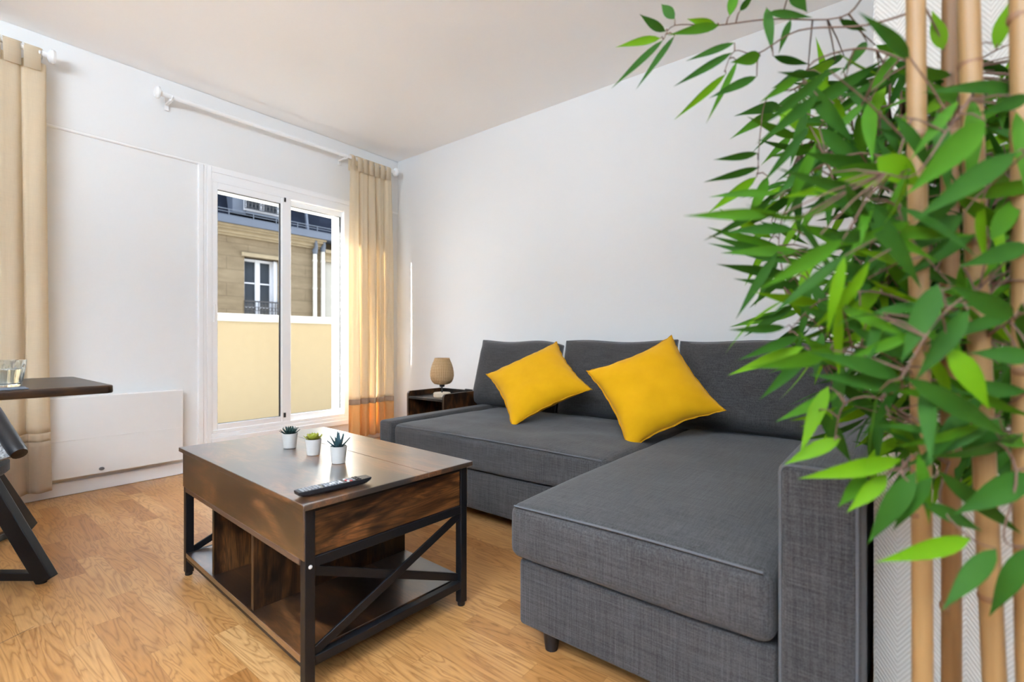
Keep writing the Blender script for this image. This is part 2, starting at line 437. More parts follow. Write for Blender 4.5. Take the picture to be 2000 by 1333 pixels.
M['concrete'] = plain('grey_concrete', (.45, .44, .42, 1), .9, nscale=10, var=.1)

# ================================================================== THE ROOM
H = 2.548; WX = 2.88; WY = 3.67; LX = -2.6; BY = -3.0
def struct(name, bm, m, parent=None, **kw):
    o = mk(name, bm, m, parent, **kw)
    if parent is None: o['kind'] = 'structure'
    return o

b = B(); box(b, LX-.15, WX+.2, BY, WY+.19, -.12, 0); struct('floor', b, M['floor'])
b = B(); box(b, LX-.15, WX+.2, BY, WY+.19, H, H+.15); struct('ceiling', b, M['ceil'])
# right wall (behind the sofa), then the pier with the herringbone paper
b = B(); box(b, WX, WX+.2, .03, WY+.19, 0, H); struct('wall_right', b, M['wall'])
b = B(); box(b, 1.25, WX+.2, BY, .038, 0, H); struct('wall_near', b, M['wallpaper'])
b = B(); box(b, LX-.15, LX, BY, WY+.19, 0, H); struct('wall_left', b, M['wall_bounce_cut'])
b = B(); box(b, LX-.15, WX+.2, BY-.15, BY, 0, H)
struct('wall_back', b, M['wall_bounce_cut'])
# window wall with two openings; the outer skin overlaps the frames
b = B()
def wall_with(bm, y0, y1, ops, x0, x1):
    xs = x0
    for (a, c, z0, z1) in ops:
        box(bm, xs, a, y0, y1, 0, H); box(bm, a, c, y0, y1, 0, z0) if z0 > .001 else None; box(bm, a, c, y0, y1, z1, H); xs = c
    box(bm, xs, x1, y0, y1, 0, H)
wall_with(b, WY, WY+.055, [(-1.75, -.37, .045, 1.985), (1.300, 2.390, .232, 1.985)], LX, WX)
o = struct('wall_front', b, M['wall'])
b = B(); wall_with(b, WY+.055, WY+.19, [(-1.72, -.40, .045, 1.95), (1.315, 2.325, .24, 1.94)], LX, WX)
mk('exterior_skin', b, M['stone_own'], o)
b = B(); box(b, -14, 14, WY+.19, WY+.30, H+.15, 9); box(b, -14, LX, WY+.19, WY+.30, -8, 9); box(b, WX+.05, 14, WY+.19, WY+.30, -8, 9); box(b, -14, 14, WY-.2, WY+.19, H+.15, 9)
mk('sky_blocking_facade', b, M['stone_own'], o)  # unseen upper storeys, added to block sky light on parapet and building opposite
for xa_, xc_, za_, zb_ in ((1.315, 2.325, .24, 1.94), (-1.72, -.40, .045, 1.95)):
    b = B(); box(b, xc_-.001, xc_+.012, WY+.056, WY+.192, za_, zb_); box(b, xa_-.012, xa_+.001, WY+.056, WY+.192, za_, zb_); box(b, xa_, xc_, WY+.056, WY+.192, zb_-.001, zb_+.012)
    mk('reveal', b, M['extwall'], o)
# shallow lintel box above the opening line
b = B(); box(b, LX, WX, WY-.014, WY, 2.065, H); struct('trim_1', b, M['wall'], bevel=.009)
b = B(); tube(b, [(LX, WY-.004, 2.064), (WX, WY-.004, 2.064)], .010, 12); struct('highlight_bead', b, M['gloss_white'], smooth=True)  # added bead, stands in for the bright lit edge under the lintel
# casing mouldings around the glazed door
def casing(nm, x0, x1, zt, zb):
    b = B()
    for k, (w0, w1, dy) in enumerate(((0, .030, .020), (.030, .052, .012), (.052, .078, .017))):
        box(b, x0+w0, x0+w1, WY-dy, WY+.005, zb, zt)
        box(b, x1-w1, x1-w0, WY-dy, WY+.005, zb, zt)
    for (w0, w1, dy) in ((0, .035, .019), (.035, .082, .012)):
        box(b, x0+.078, x1-.078, WY-dy, WY+.005, zt-w1, zt-w0)
    return b
b = casing('casing', 1.224, 2.462, 2.062, .165)
box(b, 1.300, 2.388, WY-.03, WY+.005, .165, .206); box(b, 1.300, 2.388, WY-.018, WY+.01, .206, .232)
struct('trim_2', b, M['gloss_white'], bevel=.003)
b = casing('casing', -1.83, -.295, 2.062, 0); struct('trim_3', b, M['gloss_white'], bevel=.003)
b = B(); box(b, -.295, WX, WY-.016, WY, 0, .075); struct('baseboard_front', b, M['gloss_white'], bevel=.004)
b = B(); box(b, WX-.016, WX, .04, WY-.016, 0, .075); struct('baseboard_right', b, M['gloss_white'], bevel=.004)

def rect_frame(bm, x0, x1, z0, z1, wl, wr, wt, wb, y0, y1):
    box(bm, x0, x0+wl, y0, y1, z0, z1); box(bm, x1-wr, x1, y0, y1, z0, z1)
    box(bm, x0+wl, x1-wr, y0, y1, z1-wt, z1); box(bm, x0+wl, x1-wr, y0, y1, z0, z0+wb)

def sliding_window(name, x0, x1, z0, z1, mid):
    w = empty(name, (x0, WY, z0), kind='structure')
    S = (x0, WY, z0)
    b = B(); rect_frame(b, x0, x1, z0, z1, .012, .075, .022, .025, WY-.012, WY+.05); mk('window_frame', b, M['pvc'], w, bevel=.003, shift=S)
    # left sash runs in the nearer track
    for nm, a, c, yy, wl, wr, wt, wb in (('sash', x0+.010, mid+.020, WY-.006, .034, .030, .054, .052), ('sash', mid+.004, x1-.004, WY+.022, .056, .078, .048, .055)):
        b = B(); rect_frame(b, a, c, z0+.012, z1-.014, wl, wr, wt, wb, yy, yy+.026)
        s = mk(nm, b, M['pvc'], w, bevel=.0025, shift=S)
        b = B(); rect_frame(b, a+wl-.004, c-wr+.004, z0+.012+wb-.004, z1-.014-wt+.004, .007, .012, .007, .007, yy+.008, yy+.02); mk('gasket', b, M['gasket'], s, shift=S)
        b = B(); box(b, a+wl-.003, c-wr+.003, yy+.011, yy+.016, z0+.012+wb-.003, z1-.014-wt+.003); mk('pane', b, M['pane'], s, shift=S)
    b = B(); box(b, mid-.003, mid+.066, WY-.010, WY+.03, z0+.012, z1-.02); mk('mullion', b, M['pvc'], w, bevel=.003, shift=S)
    b = B(); box(b, x0+.018, x0+.030, WY-.014, WY-.004, 1.00, 1.12); box(b, x0+.020, x0+.028, WY-.02, WY-.012, 1.03, 1.09); mk('handle', b, M['pvc'], w, bevel=.002, shift=S)
    b = B(); box(b, mid+.012, mid+.024, WY-.016, WY-.006, z1-.052, z1-.02); box(b, mid+.008, mid+.022, WY-.018, WY-.006, z0+.055, z0+.09); mk('latch', b, M['gasket'], w, shift=S)
    return w
sliding_window('window_1', 1.300, 2.390, .232, 1.985, 1.792)
sliding_window('window_2', -1.75, -.37, .045, 1.985, -1.06)

# balcony and parapet
b = B(); box(b, -6, 5.5, WY+.19, 5.12, -.12, -.02); struct('balcony_floor', b, M['concrete'])
o = empty('balcony_wall', (1.5, 5.06, -.02), kind='structure')
b = B(); box(b, -6, 5.5, 5.0, 5.12, -.02, 1.06); mk('wall_face', b, M['cream'], o, shift=(1.5, 5.06, -.02))
b = B(); box(b, -6, 5.5, 4.975, 5.145, 1.06, 1.135); mk('coping', b, M['cap'], o, bevel=.006, shift=(1.5, 5.06, -.02))

# ================================================================== HEATER
o = empty('wall_heater', (.8, 3.63, .10), label='white flat wall heater panel under the window wall, left of the window', cat='heater')
S = (.8, 3.63, .10)
b = B(); box(b, .468, 1.119, 3.598, 3.640, .104, .557); mk('heater_body', b, M['heater'], o, bevel=.006, seg=3, shift=S)
b = B(); box(b, .468, 1.119, 3.5955, 3.60, .3145, .3165); mk('front_ridge', b, M['heater'], o, shift=S)
b = B(); box(b, .50, 1.09, 3.640, 3.654, .14, .50); mk('wall_bracket', b, M['gloss_white'], o, shift=S)
b = B(); lathe(b, [(0, 0), (.0125, 0), (.0125, .006), (.009, .009), (0, .009)], 20, M=Matrix.Translation((.709, 3.598, .132)) @ Matrix.Rotation(PI/2, 4, 'X') @ Matrix.Scale(.75, 4, (0, 1, 0)))
mk('thermostat_badge', b, plain('grey_badge', (.12, .12, .13, 1), .4), o, smooth=True, shift=S)

# ================================================================== CURTAINS
def curtain_sheet(bm, x0, x1, yc, z0, z1, folds, amp, nz, seed, pinch=.6, mi=0):
    """hanging cloth whose pleats deepen downwards"""
    nx = folds*14
    rows = []
    for k in range(nz+1):
        z = z0 + (z1-z0)*k/nz
        tt = (HT - z)/(HT - HB)              # 0 at the heading, 1 at the hem
        row = []
        for i in range(nx+1):
            s = i/nx
            ph = s*folds*2*PI + .5*math.sin(s*9+seed) + .35*math.sin(tt*2.5+s*5+seed)
            a = amp*(.45+.55*min(1, tt*3))*(.75+.35*math.sin(s*17+seed*3))
            y = yc + a*math.sin(ph) + .35*a*math.sin(2.3*ph+seed+tt*3) + .012*math.sin(tt*4+s*3)
            x = x0 + (x1-x0)*(s + .20/folds*math.sin(ph*1+1.2)*.6)
            flare = (s-.5)*.05*tt*tt
            row.append(bm.verts.new((x+flare, y, z)))
        rows.append(row)
    for a, c in zip(rows, rows[1:]):
        for i in range(nx):
            f = bm.faces.new((a[i], a[i+1], c[i+1], c[i])); f.material_index = mi
HT, HB = 2.335, .07
def curtain(name, x0, x1, folds, seed, label, tabs, zb, band='curtain_band', stripe='curtain_stripe'):
    c = empty(name, ((x0+x1)/2, 3.53, HB), label=label, cat='curtain'); S = ((x0+x1)/2, 3.53, HB)
    yc = 3.53
    for nm, z0, z1, nz, m in (('curtain_panel', zb, HT, 60, 'curtain'), ('stripe', zb-.045, zb, 3, stripe), ('hem_band', HB, zb-.045, 10, band)):
        b = B(); curtain_sheet(b, x0, x1, yc, z0, z1, folds, .036, nz, seed)
        mk(nm, b, M[m], c, smooth=True, shift=S, angle=180, solid=.0016)
    for i in range(tabs):
        xa = x0 + (x1-x0)*(i+.06)/tabs; xb = x0 + (x1-x0)*(i+.90)/tabs
        if i == 0 and tabs < 10: xb = xa + .035
        b = B(); n = 14; prev = None
        for k in range(n+1):
            if k == 0: y, z = yc-.021, HT-.05
            elif k == n: y, z = yc+.021, HT-.05
            else:
                a = PI*(k-1)/(n-2); y = yc - .0205*math.cos(a); z = 2.392 + .0195*math.sin(a)
            j = .004*math.sin(k*1.3+i)
            cur = [b.verts.new((xa+j, y, z)), b.verts.new((xb+j, y, z))]
            if prev: b.faces.new((prev[0], prev[1], cur[1], cur[0]))
            prev = cur
        mk('tab', b, M['curtain'], c, smooth=True, shift=S, angle=180, solid=.002)
    return c
curtain('curtain', 2.285, 2.690, 5, 1.3, 'beige tab-top curtain gathered at the right of the window, beside the sofa', 7, .385)
curtain('curtain', -1.80, .455, 21, 4.1, 'beige tab-top curtain at the far left edge, behind the dining table and chair', 30, .385, 'curtain_pale', 'curtain_seam')

def rod(x0, x1, label, ends):
    c = empty('curtain_rod', ((x0+x1)/2, 3.53, 2.39), label=label, cat='curtain rod', group='white curtain rods under the ceiling'); S = ((x0+x1)/2, 3.53, 2.39)
    R = Matrix.Translation((x0, 3.53, 2.39)) @ Matrix.Rotation(PI/2, 4, 'Y')
    b = B(); lathe(b, [(.0145, 0), (.0145, x1-x0)], 20, M=R); mk('pole', b, M['rodwhite'], c, smooth=True, shift=S)
    for x, sgn in ((x0, -1), (x1, 1)):
        b = B(); R = Matrix.Translation((x, 3.53, 2.39)) @ Matrix.Rotation(sgn*PI/2, 4, 'Y')
        lathe(b, [(.0155, -.01), (.0155, .008), (.018, .010), (.035, .020), (.037, .030), (.031, .042), (0, .046)], 24, M=R); mk('finial', b, M['rodwhite'], c, smooth=True, shift=S)
    for x in ends:
        b = B(); box(b, x-.008, x+.008, 3.545, WY-.022, 2.372, 2.384); box(b, x-.012, x+.012, WY-.030, WY-.022, 2.34, 2.42)
        tube(b, [(x-.008, 3.53+.0235*math.cos(a), 2.39+.0235*math.sin(a)) for a in [PI*(1+k/8.0)*1.0 for k in range(9)]], .005, 6)
        mk('bracket', b, M['rodwhite'], c, bevel=.002, shift=S)
rod(.990, 2.725, 'white curtain rod above the window, running to the corner', (1.04, 2.262))
rod(-1.95, .462, 'white curtain rod at the upper left, ending above the far left curtain', (-1.88, .448))

# ================================================================== COFFEE TABLE
CW, CL, CH = .5705, .9777, .4738
o = empty('coffee_table', (.5974, 1.117, 0), -.0392, 'rustic brown coffee table with black steel frame, crossed braces and open shelves', 'coffee table')
TT = .0155
ins, LG = .012, .026
xa, xb, ya, yb = ins, CW-ins, ins+.004, CL-ins-.004
SX = .385                                                     # seam of the lift-up half
b = B(); box(b, 0, SX-.0006, 0, CL, CH-TT, CH); mk('tabletop', b, [M['wood_y']], o, bevel=.0015)
b = B(); box(b, SX+.0006, CW, 0, CL, CH-TT, CH); mk('tabletop', b, [M['wood_y']], o, bevel=.0015)
for (x, y) in ((xa, ya), (xb-LG, ya), (xa, yb-LG), (xb-LG, yb-LG)):
    b = B(); box(b, x, x+LG, y, y+LG, .012, CH-TT); lg = mk('leg', b, M['steel'], o, bevel=.0015)
    b = B(); lathe(b, [(.0115, 0), (.0125, .002), (.0125, .013)], 16, (x+LG/2, y+LG/2, 0)); mk('foot', b, M['plastic'], lg, smooth=True)
    if y == ya:
        b = B(); R = Matrix.Translation((x+LG/2, y, .312)) @ Matrix.Rotation(PI/2, 4, 'X')
        lathe(b, [(.0048, -.001), (.0048, .0012), (.003, .002), (0, .002)], 14, M=R)
        if x == xa: mk('screw_cap', b, M['btn_white'], lg, smooth=True)
        else: b.free()
ZB, ZT = .318, CH-TT
for k, (x0, x1) in enumerate(((xa+.001, xa+.014), (xb-.014, xb-.001))):        # long aprons
    b = B(); box(b, x0-.004 if k == 0 else x0, x1 if k == 0 else x1+.004, ya+.001, yb-.001, ZB+.012, ZT); mk('apron', b, M['wood_y'], o, bevel=.001)
    b = B(); box(b, x0-.004 if k == 0 else x0, x1+.01 if k == 0 else x1+.004, ya+LG, yb-LG, ZB-.004, ZB+.0115); mk('apron_strip', b, M['wood_edge'], o, bevel=.001)
for y0, y1 in ((ya+.007, ya+.018), (yb-.018, yb-.007)):          # short aprons
    b = B(); box(b, xa+LG, xb-LG, y0, y1, ZB+.015, ZT-.014); mk('apron', b, M['wood_x'], o, bevel=.001)
b = B(); box(b, xa+.015, xb-.015, ya+.02, yb-.02, ZB+.004, ZB+.012); mk('storage_bottom', b, M['wood_y'], o)
for y in (ya, yb-LG):
    for z0, z1 in ((ZB-.012, ZB+.014), (.060, .084)):
        b = B(); box(b, xa+LG, xb-LG, y+.002, y+LG-.002, z0, z1); mk('rail', b, M['steel'], o, bevel=.0015)
    b = B(); box(b, xa+LG, xb-LG, y+.004, y+LG-.008, ZT-.014, ZT); mk('rail', b, M['steel'], o, bevel=.0015)
    for s, yy in ((0, y+.006), (1, y+.0135)):
        b = B()
        z0, z1 = (.088, ZB-.018) if s == 0 else (ZB-.022, .092)
        bar(b, (xa+LG-.004, yy+.006, z0), (xb-LG+.004, yy+.006, z1), .007, .024, (0, 0, 1)); mk('cross_brace', b, M['steel'], o, bevel=.001)
for x in (xa, xb-LG):
    b = B(); box(b, x+.002, x+LG-.002, ya+LG, yb-LG, .058, .070); mk('rail', b, M['steel'], o, bevel=.0015)
b = B(); box(b, xa, xb, ya+LG+.001, yb-LG-.001, .0705, .0875); mk('shelf', b, [M['wood_y']], o, bevel=.001)
for y in (.350, .672):
    b = B(); box(b, xa+.006, xb-.006, y-.0085, y+.0085, .088, ZB+.003); mk('divider', b, M['wood_z'], o, bevel=.001)

TC = o.matrix_basis.copy() if False else Matrix.Translation((.5974, 1.117, 0)) @ Matrix.Rotation(-.0392, 4, 'Z')

# ------------------------------------------------------------------ succulents on the table
def pot(name, px, py, label, kind):
    S = (px, py, CH)
    c = empty(name, S, label=label, cat='potted plant', group='small potted succulents on the coffee table')
    b = B(); lathe(b, [(0, 0), (.0195, 0), (.0215, .002), (.0265, .052), (.0270, .0555), (.0245, .0555), (.0235, .048), (0, .048)], 36, closed_ends=False); mk('pot', b, M['pot_white'], c, smooth=True)
    b = B(); lathe(b, [(0, .0485), (.0236, .0485), (.0236, .046), (0, .046)], 24, closed_ends=False); mk('soil', b, M['soil'], c)
    b = B()
    def blade(ang, elev, L, w, th, curl=0, z=.049, r0=.002):
        n = 7; rings = []
        d = Vector((math.cos(ang), math.sin(ang), 0)); s = Vector((-math.sin(ang), math.cos(ang), 0)); p = d*r0 + Vector((0, 0, z)); e = elev
        for k in range(n+1):
            t = k/n
            ww = w*(math.sin(PI*min(1, .18+.82*t))**.7 if kind == 'rosette' else (1-t)**.75*(.7+.6*min(t*3, 1))/1.3)
            ww = max(ww, .0002)
            tt2 = th*(1-t*.7)
            dirv = d*math.cos(e) + Vector((0, 0, 1))*math.sin(e); nn = s.cross(dirv)
            rings.append([b.verts.new(p + s*ww), b.verts.new(p + nn*(-tt2)*.2), b.verts.new(p - s*ww), b.verts.new(p + nn*tt2*.8)])
            p = p + dirv*L/n; e += curl/n
        for a, c2 in zip(rings, rings[1:]):
            for q in range(4): b.faces.new((a[q], a[(q+1) % 4], c2[(q+1) % 4], c2[q]))
        b.faces.new(rings[-1]); b.faces.new(rings[0])
    if kind == 'dense':
        for k in range(46):
            t = k/46; blade(k*2.4, .20+1.2*t, .038-.009*t+random.random()*.003, .0058, .005, .45)
        m = M['succ_dark']
    elif kind == 'rosette':
        for k in range(24):
            t = k/24; blade(k*2.4, .25+1.15*t, .037-.014*t, .0100, .004, .55)
        m = M['succ_lime']
    else:
        for k, (a, e, L) in enumerate(((0.1, .72, .046), (.9, 1.02, .050), (1.9, 1.35, .056), (2.8, .95, .048), (3.5, .66, .043), (4.3, 1.1, .046), (5.2, .85, .040), (5.9, 1.25, .050), (2.3, .6, .038), (1.2, 1.5, .052), (4.9, .6, .036))):
            blade(a-.65, e, L, .0098, .008, .1)
        m = M['succ_teal']
    mk('succulent', b, m, c, smooth=True, angle=50)
    return c
pot('potted_succulent', .888, 1.758, 'small white pot with a dense dark green succulent, nearest the window of the three', 'dense')
pot('potted_succulent', .887, 1.591, 'small white pot with a yellow-green rosette succulent, middle of the three', 'rosette')
pot('potted_succulent', .878, 1.420, 'small white pot with a spiky blue-green succulent, nearest the remote control', 'spiky')

# ------------------------------------------------------------------ remote control
ang = math.atan2(1.160-1.180, .812-.617)
c = empty('remote_control', (.713, 1.172, CH), ang, 'long black remote control with grey, white and red buttons, on the coffee table', 'remote control')
b = B()
n = 16
secs = []
for k in range(n+1):
    t = k/n; x = -.100 + .200*t
    w = .0215*(1 - .22*abs(2*t-1)**6); e = min(t, 1-t)
    zb = .002 + .007*max(0, 1-e/.10)**1.5
    secs.append([b.verts.new((x, -w, zb+.006)), b.verts.new((x, -w*.7, zb)), b.verts.new((x, w*.7, zb)), b.verts.new((x, w, zb+.006)), b.verts.new((x, w*.93, .0175)), b.verts.new((x, -w*.93, .0175))])
for p, q in zip(secs, secs[1:]):
    for i in range(6): b.faces.new((p[i], p[(i+1) % 6], q[(i+1) % 6], q[i]))
b.faces.new(secs[0]); b.faces.new(secs[-1])
mk('remote_body', b, M['plastic'], c, bevel=.0012)
b = B(); box(b, -.03, .03, -.012, .012, 0, .003); mk('battery_cover', b, M['plastic'], c)
btn = []
for r in range(19):
    x = -.088 + r*.0086
    if r in (6, 13): continue
    for q in (-1, 0, 1):
        m = 'btn_grey'
        if r >= 17: m = 'plastic'
        if r == 14: m = 'btn_white' if q else 'btn_red'
        if r == 15 and q == -1: m = 'btn_red'
        if r in (9, 10, 12): m = 'btn_white' if q == 0 else 'btn_grey'
        b = B(); box(b, x-.0028, x+.0028, q*.0115-.0042, q*.0115+.0042, .0172, .0196); mk('button', b, M[m], c, bevel=.0008)

# ================================================================== SOFA
SO = (2.0, 1.16, 0)
o = empty('corner_sofa', SO, label='large dark grey corner sofa with chaise and three loose back cushions', cat='sofa')
def sp(name, bm, m='sofa', parent=None, **kw): return mk(name, bm, M[m], parent or o, shift=SO, smooth=True, angle=60, **kw)
b = B(); soft_box(b, 1.702, 2.62, .86, 2.162, .06, .252, .012, n=6); sp('base', b)
b = B(); soft_box(b, 1.672, 2.60, .872, 2.166, .258, .412, .030, crown=.018, n=34, wrinkle=.010, seed=2); sp('seat', b)
b = B(); soft_box(b, 1.092, 2.62, .188, .846, .062, .250, .014, n=6); sp('chaise_base', b)
b = B(); soft_box(b, 1.066, 2.60, .190, .866, .256, .410, .032, crown=.020, n=26, wrinkle=.005, seed=5, front=.004); sp('chaise_seat', b)
b = B(); soft_box(b, 1.655, 2.76, 2.170, 2.272, .02, .428, .018, crown=.004, n=8); sp('armrest', b)
b = B(); soft_box(b, 1.068, 2.76, .050, .186, .062, .632, .022, crown=.006, n=10); a1 = sp('armrest', b)
def arm_piping(x, y0, y1, z0, z1, r=.016):
    pts = [(x, y0, z0), (x, y0, z1-r)] + [(x, y0+r-r*math.cos(t), z1-r+r*math.sin(t)) for t in (.4, .8, 1.2)] + [(x, y0+r, z1), (x, y1-r, z1)] + [(x, y1-r+r*math.sin(t), z1-r+r*math.cos(t)) for t in (.4, .8, 1.2)] + [(x, y1, z1-r), (x, y1, z0)]
    b = B(); tube(b, pts, .0038, 6); return b
sp('piping', arm_piping(1.0745, .0565, .1800, .07, .6275), 'piping', a1)
b = B(); soft_box(b, 2.62, 2.76, .19, 2.166, .06, .60, .025, n=8); sp('back_frame', b)
# loose back cushions, leaning back
def back_cushion(y0, y1, droop, seed):
    b = B(); n = 22; hw = (y1-y0)/2
    hgt, thk = .475, .085
    vs = {}
    for side in (-1, 1):
        for i in range(n+1):
            for j in range(n+1):
                u = -1+2*i/n; v = -1+2*j/n
                f = ((1-abs(u)**5)*(1-abs(v)**5))**.5
                wr = mnoise.noise(Vector((u*2.3+seed, v*2.3, seed)))*.010
                tx = side*(thk*f*(1.15-.25*v)*.9 + wr*f) + .0
                yy = u*hw*(1-.016*(1-v*v)); zz = v*hgt/2*(1-.02*(1-u*u))
                if v > 0: zz -= droop*max(0, -u)**3*v + .012*v*math.sin(u*2+seed)**2
                key = (i, j, side if 0 < i < n and 0 < j < n else 0)
                if key not in vs:
                    vs[key] = b.verts.new((tx if key[2] else 0, yy, zz))
    for side in (-1, 1):
        for i in range(n):
            for j in range(n):
                q = []
                for (p, r) in ((i, j), (i+1, j), (i+1, j+1), (i, j+1)):
                    q.append(vs[(p, r, side if 0 < p < n and 0 < r < n else 0)])
                if side > 0: q.reverse()
                b.faces.new(q)
    R = Matrix.Translation((2.585, (y0+y1)/2, .645)) @ Matrix.Rotation(math.radians(14), 4, 'Y')
    for v in b.verts: v.co = R @ v.co
    cu = sp('back_cushion', b)
    b = B(); pts = []
    for k in range(4*n):
        e, f2 = divmod(k, n); t = -1+2*f2/n
        u, v = ((t, 1), (1, -t), (-t, -1), (-1, t))[e]
        yy = u*hw*(1-.016*(1-v*v)); zz = v*hgt/2*(1-.02*(1-u*u))
        if v > 0: zz -= droop*max(0, -u)**3*v + .012*v*math.sin(u*2+seed)**2
        pts.append(R @ Vector((0, yy, zz)))
    pts.append(pts[0]); tube(b, pts, .004, 6, caps=False); sp('piping', b, 'piping', cu)
back_cushion(1.672, 2.372, .03, 1.0)
back_cushion(.940, 1.655, .0, 2.0)
back_cushion(.200, .925, .0, 3.3)
for x, y in ((1.14, .765), (1.14, .26), (1.78, 2.05), (2.55, 2.05), (2.55, .26)):
    b = B(); lathe(b, [(.018, 0), (.022, .03), (.025, .063)], 18, (x, y, 0)); sp('leg', b, 'plastic')
# cushion seam piping
def seam(x0, y0, y1, z): 
    b = B(); tube(b, smooth_path([(x0+.006, y0+.02, z), (x0+.004, (y0+y1)/2, z+.006), (x0+.006, y1-.02, z)], 5), .0032, 6); return b
sp('piping', seam(1.066, .19, .866, .404), 'piping'); sp('piping', seam(1.672, .872, 2.166, .406), 'piping')
# low wedge of stitching where seat meets chaise
# ------------------------------------------------------------------ yellow pillows
def pillow(center, size, rot, label, seed):
    c = empty('throw_pillow', center, label=label, cat='pillow', group='mustard yellow pillows on the sofa')
    R = Matrix.Rotation(rot[0], 4, 'Z') @ Matrix.Rotation(rot[1], 4, 'Y') @ Matrix.Rotation(rot[2], 4, 'X')
    n = 30; hw = size/2*1.05; vs = {}
    def pos(u, v, side):
        k = .13
        yy = u*hw*(1-k*(1-v*v)**1.0*abs(u)**2); zz = v*hw*(1-k*(1-u*u)*abs(v)**2)
        f = max(0, (1-abs(u)**2.6)*(1-abs(v)**2.6))**.55
        w = mnoise.noise(Vector((u*2+seed, v*2.4, side)))*.012
        # puckers running in from the seams
        e = max(abs(u), abs(v)); a = math.atan2(v, u)
        pk = .004*math.sin(a*23+seed)*max(0, e-.35)*(1-e)*4
        yy += .004*mnoise.noise(Vector((u*6, v*6, seed))); zz += .005*mnoise.noise(Vector((u*6, v*6, seed+9)))
        return Vector((-side*(.078*f + w*f + pk), yy, zz))
    b = B()
    for side in (-1, 1):
        for i in range(n+1):
            for j in range(n+1):
                u = math.sin((-1+2*i/n)*PI/2*.999)/math.sin(PI/2*.999); v = math.sin((-1+2*j/n)*PI/2*.999)/math.sin(PI/2*.999)
                key = (i, j, side if 0 < i < n and 0 < j < n else 0)
                if key not in vs:
                    p = pos(u, v, side); 
                    if key[2] == 0: p.x = 0
                    vs[key] = b.verts.new(R @ p)
    for side in (-1, 1):
        for i in range(n):
            for j in range(n):
                q = [vs[(p, r, side if 0 < p < n and 0 < r < n else 0)] for (p, r) in ((i, j), (i+1, j), (i+1, j+1), (i, j+1))]
                b.faces.new(q)
    edge = []
    for k in range(4*n):
        e, f2 = divmod(k, n); i, j = ((f2, n), (n, n-f2), (n-f2, 0), (0, f2))[e]
        p = vs[(i, j, 0)].co.copy(); edge.append(p)
    mk('cushion_body', b, M['pillow'], c, smooth=True, angle=180)
    # narrow flange round the seam
    b = B(); nrm = (R.to_3x3() @ Vector((1, 0, 0)))
    N = len(edge); ins_, out_ = [], []
    for k, p in enumerate(edge):
        d = p.normalized()
        wv = .0015*math.sin(k*2.1+seed)
        ins_.append((b.verts.new(p*.985 + nrm*.002), b.verts.new(p*.985 - nrm*.002)))
        q = p + d*(.0075+wv) + nrm*.002*math.sin(k*1.7)
        out_.append((b.verts.new(q + nrm*.0012), b.verts.new(q - nrm*.0012)))
    for k in range(N):
        l = (k+1) % N
        b.faces.new((ins_[k][0], ins_[l][0], out_[l][0], out_[k][0])); b.faces.new((ins_[k][1], out_[k][1], out_[l][1], ins_[l][1])); b.faces.new((out_[k][0], out_[l][0], out_[l][1], out_[k][1]))
    mk('seam_edge', b, M['pillow_seam'], c, smooth=True, angle=60)
pillow((2.235, 1.606, .640), .445, (.2588, .8208, -.6547), 'mustard yellow pillow standing on its corner, farther from the camera, nearer the lamp', 2.0)
pillow((2.206, .912, .640), .440, (.3819, .6143, -.4875), 'mustard yellow pillow standing on its corner at the start of the chaise, nearer the plant', 5.5)

# ================================================================== SIDE TABLE + LAMP
ST = (2.33, 2.505, 0)
o = empty('side_table', ST, label='small dark brown bedside table with raised edges, in the corner behind the sofa arm', cat='side table')
x0, x1, y0, y1 = 2.195, 2.515, 2.318, 2.690
def sidep(yy0, yy1):
    b = B(); zt = .520; r = .025
    prof = [(x0, 0), (x0, zt-r)] + [(x0+r-r*math.cos(a), zt-r+r*math.sin(a)) for a in (.3, .6, .9, 1.2)] + [(x0+r, zt), (x1, zt), (x1, 0)]
    A = [b.verts.new((x, yy0, z)) for x, z in prof]; C = [b.verts.new((x, yy1, z)) for x, z in prof]
    b.faces.new(A); b.faces.new(list(reversed(C)))
    for k in range(len(prof)): l = (k+1) % len(prof); b.faces.new((A[k], A[l], C[l], C[k]))
    return b
mk('side_panel', sidep(y0, y0+.015), M['wood_z'], o, shift=ST); mk('side_panel', sidep(y1-.015, y1), M['wood_z'], o, shift=ST)
b = B(); box(b, x0+.002, x1, y0+.0155, y1-.0155, .468, .484); mk('tabletop', b, M['dark_table'], o, bevel=.001, shift=ST)
b = B(); box(b, x1-.015, x1, y0+.0155, y1-.0155, .02, .520); mk('back_panel', b, M['dark_table'], o, shift=ST)
b = B(); box(b, x0+.012, x1-.016, y0+.0155, y1-.0155, .235, .250); mk('shelf', b, M['dark_table'], o, shift=ST)
b = B(); box(b, x0+.012, x1-.016, y0+.0155, y1-.0155, .03, .045); mk('shelf', b, M['dark_table'], o, shift=ST)

